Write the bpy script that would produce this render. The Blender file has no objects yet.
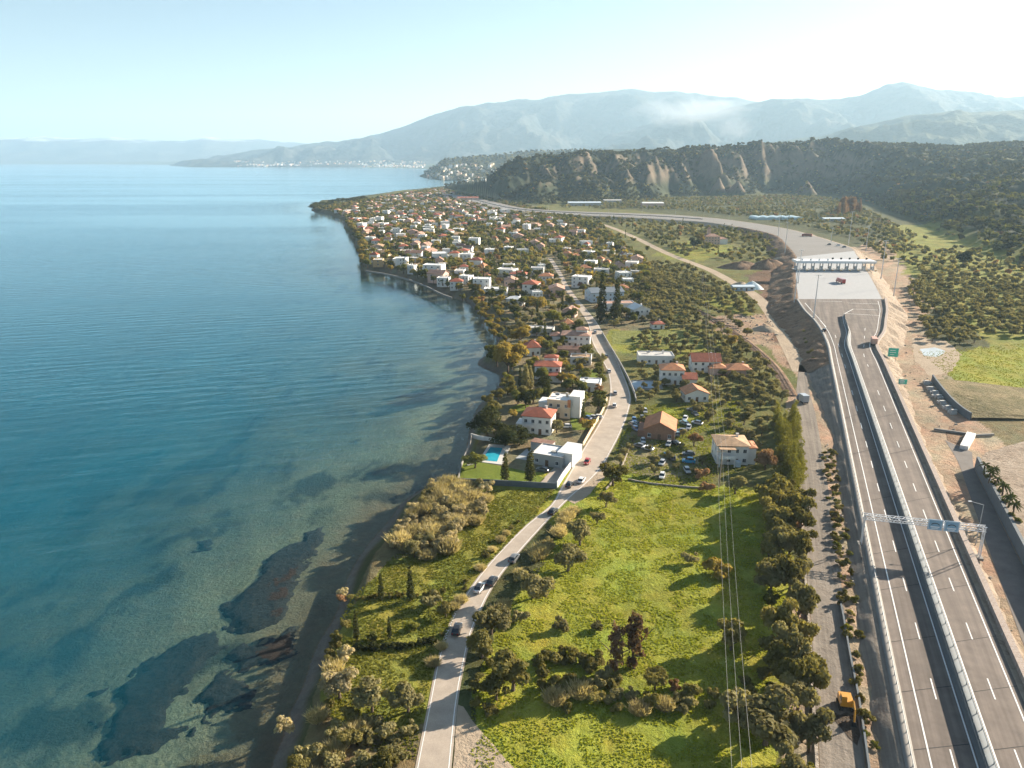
import bpy, bmesh, math, random
import numpy as np
from mathutils import Vector, Matrix
random.seed(7); RNG = np.random.default_rng(7)
SC = bpy.context.scene
COL = SC.collection
R = math.radians
# ------------------------------------------------------------------ camera
F = 740.0; H = 100.0; HOR = 159.0; PITCH = math.atan((384-HOR)/F)
CP, SP = math.cos(PITCH), math.sin(PITCH)
PZ = 5.0                     # level of the coastal plain above the sea
cam = bpy.data.cameras.new('camera'); camo = bpy.data.objects.new('camera', cam); COL.objects.link(camo)
cam.sensor_width = 36; cam.lens = F/1024*36; cam.clip_start = 1; cam.clip_end = 90000
camo.location = (0, 0, H); camo.rotation_euler = (math.pi/2-PITCH, 0, 0)
SC.camera = camo
def P(px, py, z=PZ):
    """point of the survey photo -> place on the level z"""
    u, v = px-512.0, 384.0-py
    dx, dy, dz = u, F*CP+v*SP, -F*SP+v*CP
    t = (z-H)/dz
    return Vector((dx*t, dy*t, z))
def PX(x, y, z=PZ):
    zc = y*CP+(H-z)*SP; yc = y*SP-(H-z)*CP
    return 512+F*x/zc, 384-F*yc/zc
def P2(l, z=PZ): return np.array([P(a, b, z)[:2] for a, b in l])
# ------------------------------------------------------------------ noise
_perm = np.random.default_rng(3).permutation(512).astype(np.int64); _perm = np.concatenate([_perm, _perm])
_gr = np.random.default_rng(4).normal(size=(512, 2)); _gr /= np.linalg.norm(_gr, axis=1)[:, None]
def perlin(x, y):
    xi = np.floor(x).astype(np.int64); yi = np.floor(y).astype(np.int64); xf = x-xi; yf = y-yi
    u = xf*xf*xf*(xf*(xf*6-15)+10); v = yf*yf*yf*(yf*(yf*6-15)+10)
    def g(ix, iy, fx, fy):
        h = _perm[(_perm[ix & 511]+iy) & 511]
        return _gr[h, 0]*fx+_gr[h, 1]*fy
    a = g(xi, yi, xf, yf); b = g(xi+1, yi, xf-1, yf); c = g(xi, yi+1, xf, yf-1); d = g(xi+1, yi+1, xf-1, yf-1)
    return ((a+(b-a)*u)+((c+(d-c)*u)-(a+(b-a)*u))*v)*1.5
def fbm(x, y, o=4):
    r = 0; a = 1; s = 0
    for i in range(o):
        r = r+a*perlin(x*2**i+17.3*i, y*2**i-9.1*i); s += a; a *= .5
    return r/s
def ridged(x, y, o=4):
    r = 0; a = 1; s = 0
    for i in range(o):
        r = r+a*(1-np.abs(perlin(x*2**i+7.7*i, y*2**i+3.1*i))*2); s += a; a *= .5
    return r/s
def sst(a, b, x):
    t = np.clip((x-a)/(b-a), 0, 1); return t*t*(3-2*t)
def inpoly(poly, x, y):
    poly = np.asarray(poly); n = len(poly); r = np.zeros(np.shape(x), bool)
    for i in range(n):
        x0, y0 = poly[i]; x1, y1 = poly[(i+1) % n]
        if y0 == y1: continue
        c = ((y0 > y) != (y1 > y)) & (x < (x1-x0)*(y-y0)/(y1-y0)+x0)
        r ^= c
    return r
def polydist(pl, x, y):
    pl = np.asarray(pl); d = np.full(np.shape(x), 1e18)
    for i in range(len(pl)-1):
        ax, ay = pl[i]; bx, by = pl[i+1]; vx, vy = bx-ax, by-ay
        t = np.clip(((x-ax)*vx+(y-ay)*vy)/(vx*vx+vy*vy+1e-9), 0, 1)
        d = np.minimum(d, (x-ax-t*vx)**2+(y-ay-t*vy)**2)
    return np.sqrt(d)
# ------------------------------------------------------------------ objects
def tag(o, label=None, cat=None, group=None, kind=None):
    if label: o['label'] = label
    if cat: o['category'] = cat
    if group: o['group'] = group
    if kind: o['kind'] = kind
    return o
def link(name, me, parent=None):
    o = bpy.data.objects.new(name, me); COL.objects.link(o)
    if parent is not None: o.parent = parent
    return o
def empty(name, loc, rz=0, label=None, cat=None, group=None):
    o = bpy.data.objects.new(name, None); COL.objects.link(o); o.location = loc; o.rotation_euler = (0, 0, rz)
    o.empty_display_size = .5
    return tag(o, label, cat, group)
def children(o): return CH.get(o.name, [])
def copy_tree(o, parent=None):
    c = o.copy(); COL.objects.link(c)
    if parent is not None: c.parent = parent
    for ch in list(o.children): copy_tree(ch, c)
    return c
class MB:
    """collects boxes, bars, sheets; builds ONE mesh"""
    def __init__(s): s.v = []; s.f = []; s.m = []; s.mats = []
    def mi(s, m):
        if m not in s.mats: s.mats.append(m)
        return s.mats.index(m)
    def add(s, vs, fs, m):
        o = len(s.v); k = s.mi(m); s.v += [tuple(v) for v in vs]
        for f in fs: s.f.append([i+o for i in f]); s.m.append(k)
        return s
    def box(s, c, d, m, rz=0, taper=1.0):
        x, y, z = d[0]/2, d[1]/2, d[2]/2; cs, sn = math.cos(rz), math.sin(rz); vs = []
        for k in (-1, 1):
            q = taper if k == 1 else 1
            for (a, b) in ((-x, -y), (x, -y), (x, y), (-x, y)):
                a *= q; b *= q
                vs.append((c[0]+a*cs-b*sn, c[1]+a*sn+b*cs, c[2]+k*z))
        return s.add(vs, [(3, 2, 1, 0), (4, 5, 6, 7), (0, 1, 5, 4), (1, 2, 6, 5), (2, 3, 7, 6), (3, 0, 4, 7)], m)
    def bar(s, a, b, r, m, n=6, r2=None):
        a = Vector(a); b = Vector(b); d = (b-a)
        if d.length < 1e-6: return s
        d.normalize(); q = d.orthogonal().normalized(); w = d.cross(q); r2 = r if r2 is None else r2; vs = []
        for (p, rr) in ((a, r), (b, r2)):
            for i in range(n):
                t = 2*math.pi*i/n; vs.append(p+(q*math.cos(t)+w*math.sin(t))*rr)
        fs = [(i, (i+1) % n, n+(i+1) % n, n+i) for i in range(n)]+[tuple(range(n-1, -1, -1)), tuple(range(n, 2*n))]
        return s.add(vs, fs, m)
    def tube(s, pts, r, m, n=5):
        for a, b in zip(pts, pts[1:]): s.bar(a, b, r, m, n)
        return s
    def prism(s, poly, z0, z1, m):
        n = len(poly)
        ar = sum(poly[i][0]*poly[(i+1) % n][1]-poly[(i+1) % n][0]*poly[i][1] for i in range(n))
        if ar < 0: poly = list(poly)[::-1]
        vs = [(p[0], p[1], z0) for p in poly]+[(p[0], p[1], z1) for p in poly]
        fs = [tuple(range(n-1, -1, -1)), tuple(range(n, 2*n))]+[(i, (i+1) % n, n+(i+1) % n, n+i) for i in range(n)]
        return s.add(vs, fs, m)
    def build(s, name, parent=None, smooth=False):
        me = bpy.data.meshes.new(name); me.from_pydata(s.v, [], s.f)
        for m in s.mats: me.materials.append(m)
        me.polygons.foreach_set('material_index', s.m)
        if smooth: me.polygons.foreach_set('use_smooth', [True]*len(s.f))
        me.update(); return link(name, me, parent)
def npmesh(name, V, Fq, mats, attrs=None, smooth=False):
    """quad (or triangle) mesh out of numpy arrays, attrs: per-vertex floats or colours"""
    V = np.asarray(V, np.float32); Fq = np.asarray(Fq, np.int32); k = Fq.shape[1]
    me = bpy.data.meshes.new(name); me.vertices.add(len(V)); me.vertices.foreach_set('co', V.ravel())
    me.loops.add(Fq.size); me.loops.foreach_set('vertex_index', Fq.ravel())
    me.polygons.add(len(Fq)); me.polygons.foreach_set('loop_start', np.arange(0, Fq.size, k, dtype=np.int32))
    me.polygons.foreach_set('loop_total', np.full(len(Fq), k, np.int32))
    if smooth: me.polygons.foreach_set('use_smooth', np.ones(len(Fq), bool))
    for m in mats: me.materials.append(m)
    for kx, a in (attrs or {}).items():
        a = np.asarray(a, np.float32)
        if a.ndim == 1:
            at = me.attributes.new(kx, 'FLOAT', 'POINT'); at.data.foreach_set('value', a)
        else:
            at = me.attributes.new(kx, 'FLOAT_COLOR', 'POINT')
            if a.shape[1] == 3: a = np.concatenate([a, np.ones((len(a), 1), np.float32)], 1)
            at.data.foreach_set('color', a.ravel())
    me.update(); me.validate(); return me
def gridfaces(nr, nc):
    i = np.arange(nr-1)[:, None]*nc+np.arange(nc-1)[None, :]; i = i.ravel()
    return np.stack([i, i+1, i+nc+1, i+nc], 1)
# ------------------------------------------------------------------ materials
class NT:
    def __init__(s, name):
        s.m = bpy.data.materials.new(name); s.m.use_nodes = True; s.t = s.m.node_tree; s.t.nodes.clear()
        s.out = s.n('ShaderNodeOutputMaterial')
    def n(s, t, ins=None, **kw):
        x = s.t.nodes.new(t)
        for k, v in kw.items(): setattr(x, k, v)
        for k, v in (ins or {}).items(): s.set(x, k, v)
        return x
    def set(s, x, k, v):
        if isinstance(v, bpy.types.NodeSocket): s.t.links.new(v, x.inputs[k])
        elif isinstance(v, bpy.types.Node): s.t.links.new(v.outputs[0], x.inputs[k])
        else:
            if isinstance(v, (tuple, list)) and len(v) == 3 and x.inputs[k].type == 'RGBA': v = (*v, 1)
            x.inputs[k].default_value = v
    def noise(s, scale, detail=4, rough=.55, vec=None, dist=0):
        d = {'Scale': scale, 'Detail': detail, 'Roughness': rough, 'Distortion': dist}
        if vec is not None: d['Vector'] = vec
        return s.n('ShaderNodeTexNoise', d).outputs['Fac']
    def pos(s, scale=(1, 1, 1), rot=(0, 0, 0), obj=False):
        c = s.n('ShaderNodeTexCoord').outputs['Object'] if obj else s.n('ShaderNodeNewGeometry').outputs['Position']
        return s.n('ShaderNodeMapping', {'Vector': c, 'Scale': tuple(1/k for k in scale), 'Rotation': rot}, vector_type='TEXTURE').outputs[0]
    def ramp(s, fac, stops):
        r = s.n('ShaderNodeValToRGB', {'Fac': fac}); e = r.color_ramp.elements
        while len(e) < len(stops): e.new(.5)
        for x, (p, c) in zip(e, stops):
            x.position = p; x.color = (c, c, c, 1) if isinstance(c, (int, float)) else (*c, 1)
        return r.outputs[0]
    def math(s, op, a, b=0.0, c=None):
        x = s.n('ShaderNodeMath', operation=op); s.set(x, 0, a); s.set(x, 1, b)
        if c is not None: s.set(x, 2, c)
        return x.outputs[0]
    def mix(s, fac, a, b, mode='MIX'):
        x = s.n('ShaderNodeMix', data_type='RGBA', blend_type=mode)
        s.set(x, 0, fac); s.set(x, 6, a); s.set(x, 7, b); return x.outputs[2]
    def attr(s, name): return s.n('ShaderNodeAttribute', attribute_name=name)
    def bump(s, h, strength=.3, dist=.1, normal=None):
        d = {'Height': h, 'Strength': strength, 'Distance': dist}
        if normal is not None: d['Normal'] = normal
        return s.n('ShaderNodeBump', d).outputs[0]
    def bsdf(s, color, rough=.8, **kw):
        d = {'Base Color': color, 'Roughness': rough}; d.update(kw)
        b = s.n('ShaderNodeBsdfPrincipled', d); s.t.links.new(b.outputs[0], s.out.inputs[0]); return b
    def surf(s, x): s.t.links.new(x if isinstance(x, bpy.types.NodeSocket) else x.outputs[0], s.out.inputs[0]); return s.m
MATS = {}
def mat(name, color, rough=.7, var=.12, scale=.6, metal=0.0, bump=0.0, spec=.3, dirt=0.0):
    """painted / plastered / metal surface with a little weathering of its own"""
    if name in MATS: return MATS[name]
    t = NT(name); v = t.pos()
    n = t.math('ADD', t.math('MULTIPLY', t.noise(scale, 5, .65, v), .65), t.math('MULTIPLY', t.noise(scale*6, 3, .6, v), .35))
    f = t.n('ShaderNodeMapRange', {'Value': n, 'From Min': .3, 'From Max': .7, 'To Min': 1-var, 'To Max': 1+var}).outputs[0]
    c = t.mix(1.0, color, t.n('ShaderNodeCombineColor', {0: f, 1: f, 2: f}).outputs[0], 'MULTIPLY')
    if dirt:
        d = t.ramp(t.noise(.35, 6, .7, v), [(.5, 0), (.75, dirt)])
        c = t.mix(d, c, (.12, .09, .06))
    b = t.bsdf(c, rough, **{'Metallic': metal, 'Specular IOR Level': spec})
    if bump: t.set(b, 'Normal', t.bump(t.noise(scale*8, 4, .6, v), bump, .05))
    MATS[name] = t.m; return t.m
# ------------------------------------------------------------------ light
SUN_EL = R(20.0); SUN_AZ = R(62.0)       # azimuth clockwise from straight ahead (+Y)
sd = bpy.data.lights.new('sun', 'SUN'); so = bpy.data.objects.new('sun', sd); COL.objects.link(so)
sd.energy = 5.0; sd.angle = R(.53); sd.color = (1.0, .875, .71)
sdir = Vector((math.sin(SUN_AZ)*math.cos(SUN_EL), math.cos(SUN_AZ)*math.cos(SUN_EL), math.sin(SUN_EL)))
so.rotation_euler = sdir.to_track_quat('Z', 'Y').to_euler(); so.location = sdir*500+Vector((0, 0, 100))
w = bpy.data.worlds.new('World'); SC.world = w; w.use_nodes = True
nt = w.node_tree; nt.nodes.clear()
sky = nt.nodes.new('ShaderNodeTexSky'); sky.sky_type = 'NISHITA'; sky.sun_disc = False
sky.sun_elevation = SUN_EL; sky.sun_rotation = SUN_AZ; sky.altitude = 100; sky.air_density = 1.0; sky.dust_density = .5; sky.ozone_density = 1.0
bg = nt.nodes.new('ShaderNodeBackground'); wo = nt.nodes.new('ShaderNodeOutputWorld')
bg.inputs['Strength'].default_value = .040
nt.links.new(sky.outputs[0], bg.inputs[0]); nt.links.new(bg.outputs[0], wo.inputs[0])
SC.view_settings.view_transform = 'Standard'; SC.view_settings.look = 'None'; SC.view_settings.gamma = 1.0
SC.view_settings.use_curve_mapping = False; SC.view_settings.exposure = EXPO = 1.85
SC.render.engine = 'CYCLES'
SC.cycles.max_bounces = 5; SC.cycles.diffuse_bounces = 2; SC.cycles.glossy_bounces = 2; SC.cycles.transmission_bounces = 2
SC.cycles.transparent_max_bounces = 12; SC.cycles.volume_bounces = 1
SC.cycles.use_denoising = True; SC.cycles.use_adaptive_sampling = True; SC.cycles.adaptive_threshold = .02
try: SC.cycles.denoiser = 'OPENIMAGEDENOISE'
except Exception: pass
SC.cycles.caustics_reflective = False; SC.cycles.caustics_refractive = False
# ================================================================== the lie of the land
COAST_PX = [(262,800),(270,768),(283,740),(290,710),(302,688),(316,647),(330,615),(344,580),(355,563),(372,543),(385,525),(398,506),(420,491),(445,478),(456,472),(462,455),(466,446),(470,425),(480,405),(494,395),(499,384),(499,374),(486,369),(478,364),(481,359),(491,353),(497,341),(492,326),(481,313),(466,301),(452,298),(441,294),(425,286),(406,279),(385,274),(365,271),(363,262),(357,247),(356,241),(360,235),(349,232),(346,228),(348,222),(338,217),(322,213),(308,211),(311,205),(318,202),(338,201),(384,194),(407,191),(440,187.5),(458,185.5),(466,183),(462,179.5),(448,177.5),(432,176),(442,172.8),(470,171),(455,169.6),(420,168.6),(380,167.8),(330,166.6),(280,165.6),(200,164.8),(100,164.2),(0,164),(-200,164)]
COAST = P2(COAST_PX, 0.0)
near = COAST[0]; far = COAST[-1]
LANDP = np.array([[near[0]+8, -400]]+[list(p) for p in COAST]+[[far[0]-4000, 32000], [32000, 32000], [32000, -400]])
COASTL = LANDP[:len(COAST)+2]
def signed(x, y):
    # a little wander so the shore is not a run of straight pieces
    k = np.clip(y/150, .6, 12)
    xx = x+perlin(x/(9*k)+3.1, y/(9*k))*1.6*k**.8; yy = y+perlin(x/(9*k)-7.7, y/(9*k)+1.9)*1.6*k**.8
    d = polydist(COASTL, xx, yy); return np.where(inpoly(LANDP, xx, yy), d, -d)
# the wooded ridge: foot, distance of the crest and skyline, by bearing
RB = [(380,190),(455,189),(478,194),(500,202),(540,206),(600,204),(650,200),(700,196),(750,194),(800,193),(840,196),(870,204),(900,216),(940,234),(980,250),(1020,266),(1060,282),(1300,340)]
RC = [(380,186),(455,186.5),(470,183),(484,177),(500,168),(520,160.5),(560,156.5),(600,154),(650,151),(700,147.5),(760,144),(800,142),(850,144),(900,146),(950,146.5),(1000,143),(1060,141),(1300,135)]
_bx = np.array([p[0] for p in RB]); _bY = np.array([P(a, b)[1] for a, b in RB])
_cx = np.array([p[0] for p in RC]); _cY = np.interp(_cx, [380,480,560,700,850,1060,1300], [2600,2000,2150,2420,2560,2500,2500])
def rayz(py, Y): v = 384-np.asarray(py, float); return H+np.asarray(Y)*(-F*SP+v*CP)/(F*CP+v*SP)
_cz = rayz([p[1] for p in RC], _cY)
SPURS = [(714,194,34,52),(722,196,22,40),(741,196,26,42),(812,197,26,40),(806,196,18,26)]
def terrain(x, y):
    x = np.asarray(x, float); y = np.asarray(y, float)
    s = signed(x, y)
    bank = PZ*sst(-.5, 9, s)
    dpt = -(.12+np.clip(-s, 0, 25)*.055+np.clip(-s-25, 0, 90)*.095+np.clip(-s-115, 0, 400)*.04)
    dpt = dpt*(1+.45*fbm(x/38, y/38, 3))
    z = np.where(s > 0, bank, np.minimum(dpt, -.05))
    z = np.where(s > 12, z+fbm(x/60, y/60, 3)*.0, z)
    px = 512+F*x/(np.maximum(y, 20)*CP+(H-PZ)*SP)
    b = np.interp(px, _bx, _bY); c = np.interp(px, _cx, _cY); cz = np.interp(px, _cx, _cz)
    b = b*(1+.05*fbm(x/220, y/220, 3)); t = (y-b)/np.maximum(c-b, 30)
    right = sst(840, 960, px)
    S1 = sst(-.02, 1.0, t)**.9; S2 = np.clip(t, 0, 1)**.95
    S = S1*(1-right)+S2*right
    S = np.where(t > 1, 1-.35*sst(1, 1.6, t)-.65*sst(1.6, 3.2, t), S)
    hz = np.maximum(cz-PZ, 0)*S
    rg = .5*ridged(x/210, y/300, 5)+.5*ridged(x/95+3, y/210, 4); e = np.clip(t*3, 0, 1)*np.clip((1.15-t)*2.5, .12, 1)
    amp = np.clip(np.maximum(cz-PZ, 0)/120, 0, 1)
    hz = hz+amp*e*((rg-.5)*78*(1-.45*right)+fbm(x/60, y/60, 3)*7)
    for (sx, sy, wd, hh) in SPURS:
        q = P(sx, sy); d = np.hypot((x-q.x), (y-q.y-40)*.6); hz = hz+hh*np.clip(1-d/wd*(1+.25*fbm(x/14, y/14, 3)), 0, 1)**.9
    z = np.where(s > 40, z+np.clip(hz, 0, None)*sst(40, 160, s), z)
    # the far plain and low hills past the ridge
    far = sst(3300, 4600, y)*sst(100, 900, s)
    z = z+far*np.clip(30+55*fbm(x/900, y/900, 4)+40*sst(430, 560, px), 0, None)
    return z
def PG(px, py, it=14):
    z = PZ
    for _ in range(it):
        p = P(px, py, z); z = .5*z+.5*float(terrain(np.array([p.x]), np.array([p.y]))[0])
    return P(px, py, z)
def tz(x, y): return float(terrain(np.array([x]), np.array([y]))[0])
# ---- colours of the ground (albedo), by land use
GRASS = (.225, .24, .034); MEADOW = (.19, .195, .037); GROVE = (.13, .13, .042); DIRT = (.30, .215, .145); SOIL = (.13, .085, .055)
SANDY = (.34, .255, .175); WOOD = (.035, .045, .022); VILL = (.17, .15, .085); DRY = (.17, .14, .07)
ZONES = [
 (GROVE, [(455,190),(760,225),(800,250),(800,420),(790,480),(560,490),(440,480),(350,300),(300,215),(400,190)]),
 (VILL, [(440,188),(500,198),(560,212),(640,260),(660,330),(620,345),(605,420),(560,490),(460,480),(490,400),(480,310),(360,275),(345,225),(310,212)]),
 (GRASS, [(505,478),(560,465),(620,478),(700,484),(760,488),(782,500),(795,600),(800,700),(760,800),(480,800),(470,690),(510,610),(560,530)]),
 (DRY, [(420,490),(470,478),(560,488),(500,560),(470,600),(440,680),(420,800),(275,800),(330,640),(370,560)]),
 (MEADOW, [(470,478),(556,488),(520,545),(480,590),(455,640),(430,720),(350,740),(320,690),(335,620),(390,560),(450,545),(440,500)]),
 (MEADOW, [(610,330),(700,330),(730,345),(700,360),(640,355),(605,345)]),
 (GRASS, [(655,410),(700,405),(700,425),(650,440)]),
 (MEADOW, [(690,240),(740,248),(700,262),(650,255)]),
 (MEADOW, [(700,290),(755,300),(745,318),(690,300)]),
 (DIRT, [(700,318),(765,312),(800,340),(796,372),(760,345),(725,338)]),
 (SOIL, [(745,275),(800,262),(806,330),(800,375),(770,330),(760,300)]),
 (SANDY, [(880,240),(905,262),(925,300),(930,345),(985,395),(1040,440),(1060,520),(1024,560),(1060,800),(780,800),(800,480),(795,400),(800,260)]),
 (GRASS, [(918,352),(950,350),(1060,340),(1100,470),(1024,412),(960,385)]),
 (DRY, [(935,372),(960,385),(1024,412),(1100,470),(1100,520),(1024,470),(985,420)]),
 (MEADOW, [(880,225),(1060,225),(1100,340),(1000,350),(925,300)]),
]
WEED_SHADE = [[(318,470),(345,457),(372,453),(392,458),(395,470),(385,480),(350,482),(330,478)], [(395,462),(420,452),(428,470),(405,478)], [(215,502),(250,508),(262,516),(240,525),(210,520)], [(250,492),(300,482),(322,490),(300,505),(262,505)], [(345,488),(400,482),(440,470),(455,478),(430,496),(395,512),(360,508)], [(185,530),(215,527),(212,545),(190,548)], [(120,560),(150,545),(205,532),(210,540),(160,565),(130,575)], [(355,505),(385,500),(395,512),(372,522)]]  # seagrass patches, plus tree shadows painted as dark bed near the shore
BROWN = P2([(345,545),(330,575),(300,600),(272,640),(262,690),(235,720),(200,745),(185,800),(300,800),(320,690),(350,590)], 0)
def ground_colour(x, y, z):
    wx = x+fbm(x/25, y/25, 3)*np.clip(y*.02, 2, 30); wy = y+fbm(x/25+9, y/25, 3)*np.clip(y*.03, 2, 45)
    c = np.empty((len(x), 3)); c[:] = (.075, .08, .03)
    for col, poly in ZONES:
        m = inpoly(P2(poly), wx, wy); c[m] = col
    c = c*(1+.30*fbm(x/20, y/28, 4)[:, None]); c[:, 0] *= 1+.30*fbm(x/11+9, y/15, 4)
    hill = sst(7, 18, z)[:, None]*np.where(y < 3300, 1, .0)[:, None]
    c = c*(1-hill)+np.array(WOOD)*hill
    # terraces and clearings on the right hand hillside
    t = sst(.18, .4, fbm(x/120+4, y/210, 3))*sst(14, 22, z)*np.where((x > 560) & (y < 2400), 1, 0)
    c = c*(1-t[:, None]*.8)+np.array((.115, .112, .03))*t[:, None]*.8
    # bare cliffs of pale earth under the crest
    px = 512+F*x/(np.maximum(y, 20)*CP+(H-PZ)*SP)
    cl = np.zeros(len(x))
    for (sx, sy, wd, hh) in SPURS:
        q = P(sx, sy); d = np.hypot(x-q.x, (y-q.y-50)*.6); cl = np.maximum(cl, np.clip(1.25-d/wd, 0, 1))
    sl = np.hypot(terrain(x+8, y)-z, terrain(x, y+8)-z)/8
    bc = sst(.62, 1.05, sl+.3*fbm(x/40, y/60, 3))*sst(30, 60, z)*np.where((px > 540) & (px < 870) & (y < 2700), 1, .3)*.85
    cl = np.clip(np.maximum(sst(.1, .5, cl), bc), 0, 1)[:, None]
    c = c*(1-cl)+np.array((.155, .12, .085))*cl
    fz = (sst(2900, 3300, y)*np.where(z > 0, 1, 0))[:, None]
    fc = np.array((.06, .075, .035))*(1+.5*fbm(x/500, y/700, 4)[:, None])
    c = c*(1-fz)+fc*fz
    # shingle strip above the waterline, then the sea bed: sand, seagrass, painted tree shade, deep
    s = signed(x, y)
    sh = (sst(5, 1.5, s)*np.where(y < 700, 1, 0))[:, None]; c = c*(1-sh)+np.array((.16, .14, .115))*sh
    sea = np.where(s < .3, 1, 0)[:, None]
    weed_shade = sst(.05, .28, fbm(x/17+2, y/26, 5)*.8+fbm(x/70, y/70+5, 3)*.45-.03)[:, None]*sst(3, 14, -s)[:, None]
    for pl_ in WEED_SHADE:
        pw_ = P2(pl_, 0); ed_ = polydist(np.concatenate([pw_, pw_[:1]]), wx, wy); weed_shade = np.maximum(weed_shade, (np.where(inpoly(pw_, wx, wy), sst(0, 7, ed_), 0)*sst(-.35, .1, fbm(x/6, y/8, 4)))[:, None])
    bare = sst(-.25, .15, fbm(x/45+20, y/60, 3))[:, None]
    sand = np.array((.160, .165, .105))*(1-bare*.0)*(.78+.3*bare)
    pebb = sst(24, 3, -s)[:, None]; sand = sand*(1-pebb)+np.array((.15, .115, .07))*pebb
    bed = sand*(1-weed_shade*.82)+np.array((.022, .028, .022))*weed_shade*.82
    ed_ = polydist(np.concatenate([BROWN, BROWN[:1]]), wx, wy); br = (np.where(inpoly(BROWN, wx, wy), sst(0, 9, ed_), 0)*(.45+.5*sst(-.3, .3, fbm(x/9, y/9, 4))))[:, None]; bed = bed*(1-br)+np.array((.13, .085, .05))*br
    c = c*(1-sea)+bed*sea
    return c
def build_ground():
    ys = list(np.linspace(930, 250, 400))
    D = [P(512, y)[1] for y in ys]
    D += list(np.arange(D[-1]+6, 1200, 7))+list(np.arange(1200, 3300, 8))
    D += list(np.geomspace(3320, 30000, 90)); D = np.array(D)
    A = np.linspace(-1.15, 1.25, 900)
    X = (A[None, :]*(D[:, None]*CP+(H-PZ)*SP)*1.0); Y = np.repeat(D[:, None], len(A), 1)
    x, y = X.ravel(), Y.ravel(); z = terrain(x, y); c = ground_colour(x, y, z)
    me = npmesh('ground', np.stack([x, y, z], 1), gridfaces(len(D), len(A)), [M_GROUND], {'col': c}, smooth=True)
    tag(link('ground', me), kind='structure')
    # water surface, with the depth below it
    D2 = np.concatenate([np.array([P(512, yy)[1] for yy in np.linspace(930, 200, 260)]), np.geomspace(1850, 30000, 60)])
    A2 = np.linspace(-1.3, .62, 420)
    X = A2[None, :]*(D2[:, None]*CP+(H-PZ)*SP); Y = np.repeat(D2[:, None], len(A2), 1); x, y = X.ravel(), Y.ravel()
    d = np.clip(-terrain(x, y), 0, 40)
    me = npmesh('sea', np.stack([x, y, np.zeros(len(x))], 1), gridfaces(len(D2), len(A2)), [M_SEA], {'depth': d}, smooth=True)
    tag(link('sea', me), kind='structure')
def ground_material():
    t = NT('ground'); v = t.pos(); a = t.attr('col').outputs['Color']
    n1 = t.noise(.055, 5, .6, v); n2 = t.noise(.45, 5, .68, v); n3 = t.noise(2.4, 3, .6, v)
    f = t.math('ADD', t.math('ADD', t.math('MULTIPLY', n1, .9), t.math('MULTIPLY', n2, 1.0)), t.math('MULTIPLY', n3, .6))
    f = t.n('ShaderNodeMapRange', {'Value': f, 'From Min': .75, 'From Max': 1.75, 'To Min': .5, 'To Max': 1.5}).outputs[0]
    c = t.mix(1.0, a, t.n('ShaderNodeCombineColor', {0: f, 1: f, 2: f}).outputs[0], 'MULTIPLY')
    c = t.mix(t.ramp(t.noise(.16, 4, .65, v), [(.45, 0), (.7, .45)]), c, t.mix(1.0, c, (1.35, 1.0, .9), 'MULTIPLY'))
    b = t.bsdf(c, .95, **{'Specular IOR Level': .1})
    hgt = t.math('ADD', t.math('MULTIPLY', t.noise(.9, 5, .7, v), .7), t.math('MULTIPLY', n1, .9))
    t.set(b, 'Normal', t.bump(hgt, .8, 1.2)); return t.m
def sea_material():
    t = NT('sea'); d = t.attr('depth').outputs['Fac']
    body = t.math('SUBTRACT', 1.0, t.math('POWER', 2.718, t.math('MULTIPLY', d, -.14)))
    v1 = t.pos((.05, .20, 1), (0, 0, R(17))); v2 = t.pos((.3, .8, 1), (0, 0, R(10)))
    big = t.pos((.0006, .0042, 1), (0, 0, R(3)))
    calm = t.ramp(t.noise(1.0, 4, .55, big, .4), [(.36, .12), (.60, 1.0)])
    wv = t.n('ShaderNodeTexWave', {'Vector': t.pos((1, 1, 1), (0, 0, R(17))), 'Scale': .035, 'Distortion': 5.0, 'Detail': 3.0, 'Detail Scale': .6}, wave_type='BANDS', bands_direction='Y', wave_profile='SIN').outputs[1]
    hgt = t.math('ADD', t.math('MULTIPLY', wv, .12), t.math('ADD', t.math('MULTIPLY', t.noise(1, 4, .6, v1), 1.0), t.math('MULTIPLY', t.noise(1, 3, .6, v2), .18)))
    sh = t.n('ShaderNodeMapRange', {'Value': d, 'From Min': .3, 'From Max': 3.5, 'To Min': .06, 'To Max': .34}).outputs[0]
    nrm = t.bump(hgt, t.math('MULTIPLY', calm, sh), 1.6)
    inc = t.n('ShaderNodeNewGeometry').outputs['Incoming']
    dt = t.math('ABSOLUTE', t.n('ShaderNodeVectorMath', {0: inc, 1: nrm}, operation='DOT_PRODUCT').outputs['Value'])
    fr = t.math('ADD', .02, t.math('MULTIPLY', .98, t.math('POWER', t.math('SUBTRACT', 1.0, dt, 0), 6.4)))
    deep = t.mix(t.noise(.01, 3, .5, t.pos()), (.001, .078, .116), (.002, .112, .162))
    dif = t.n('ShaderNodeBsdfDiffuse', {'Color': deep, 'Normal': nrm})
    tr = t.n('ShaderNodeBsdfTransparent', {'Color': (.86, .97, .95)})
    s1 = t.n('ShaderNodeMixShader', {0: body, 1: tr, 2: dif})
    gl = t.n('ShaderNodeBsdfGlossy', {'Color': (.80, .93, 1), 'Roughness': .12, 'Normal': nrm})
    s2 = t.n('ShaderNodeMixShader', {0: fr, 1: s1, 2: gl})
    return t.surf(s2)
M_GROUND = ground_material(); M_SEA = sea_material()
build_ground()
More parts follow.
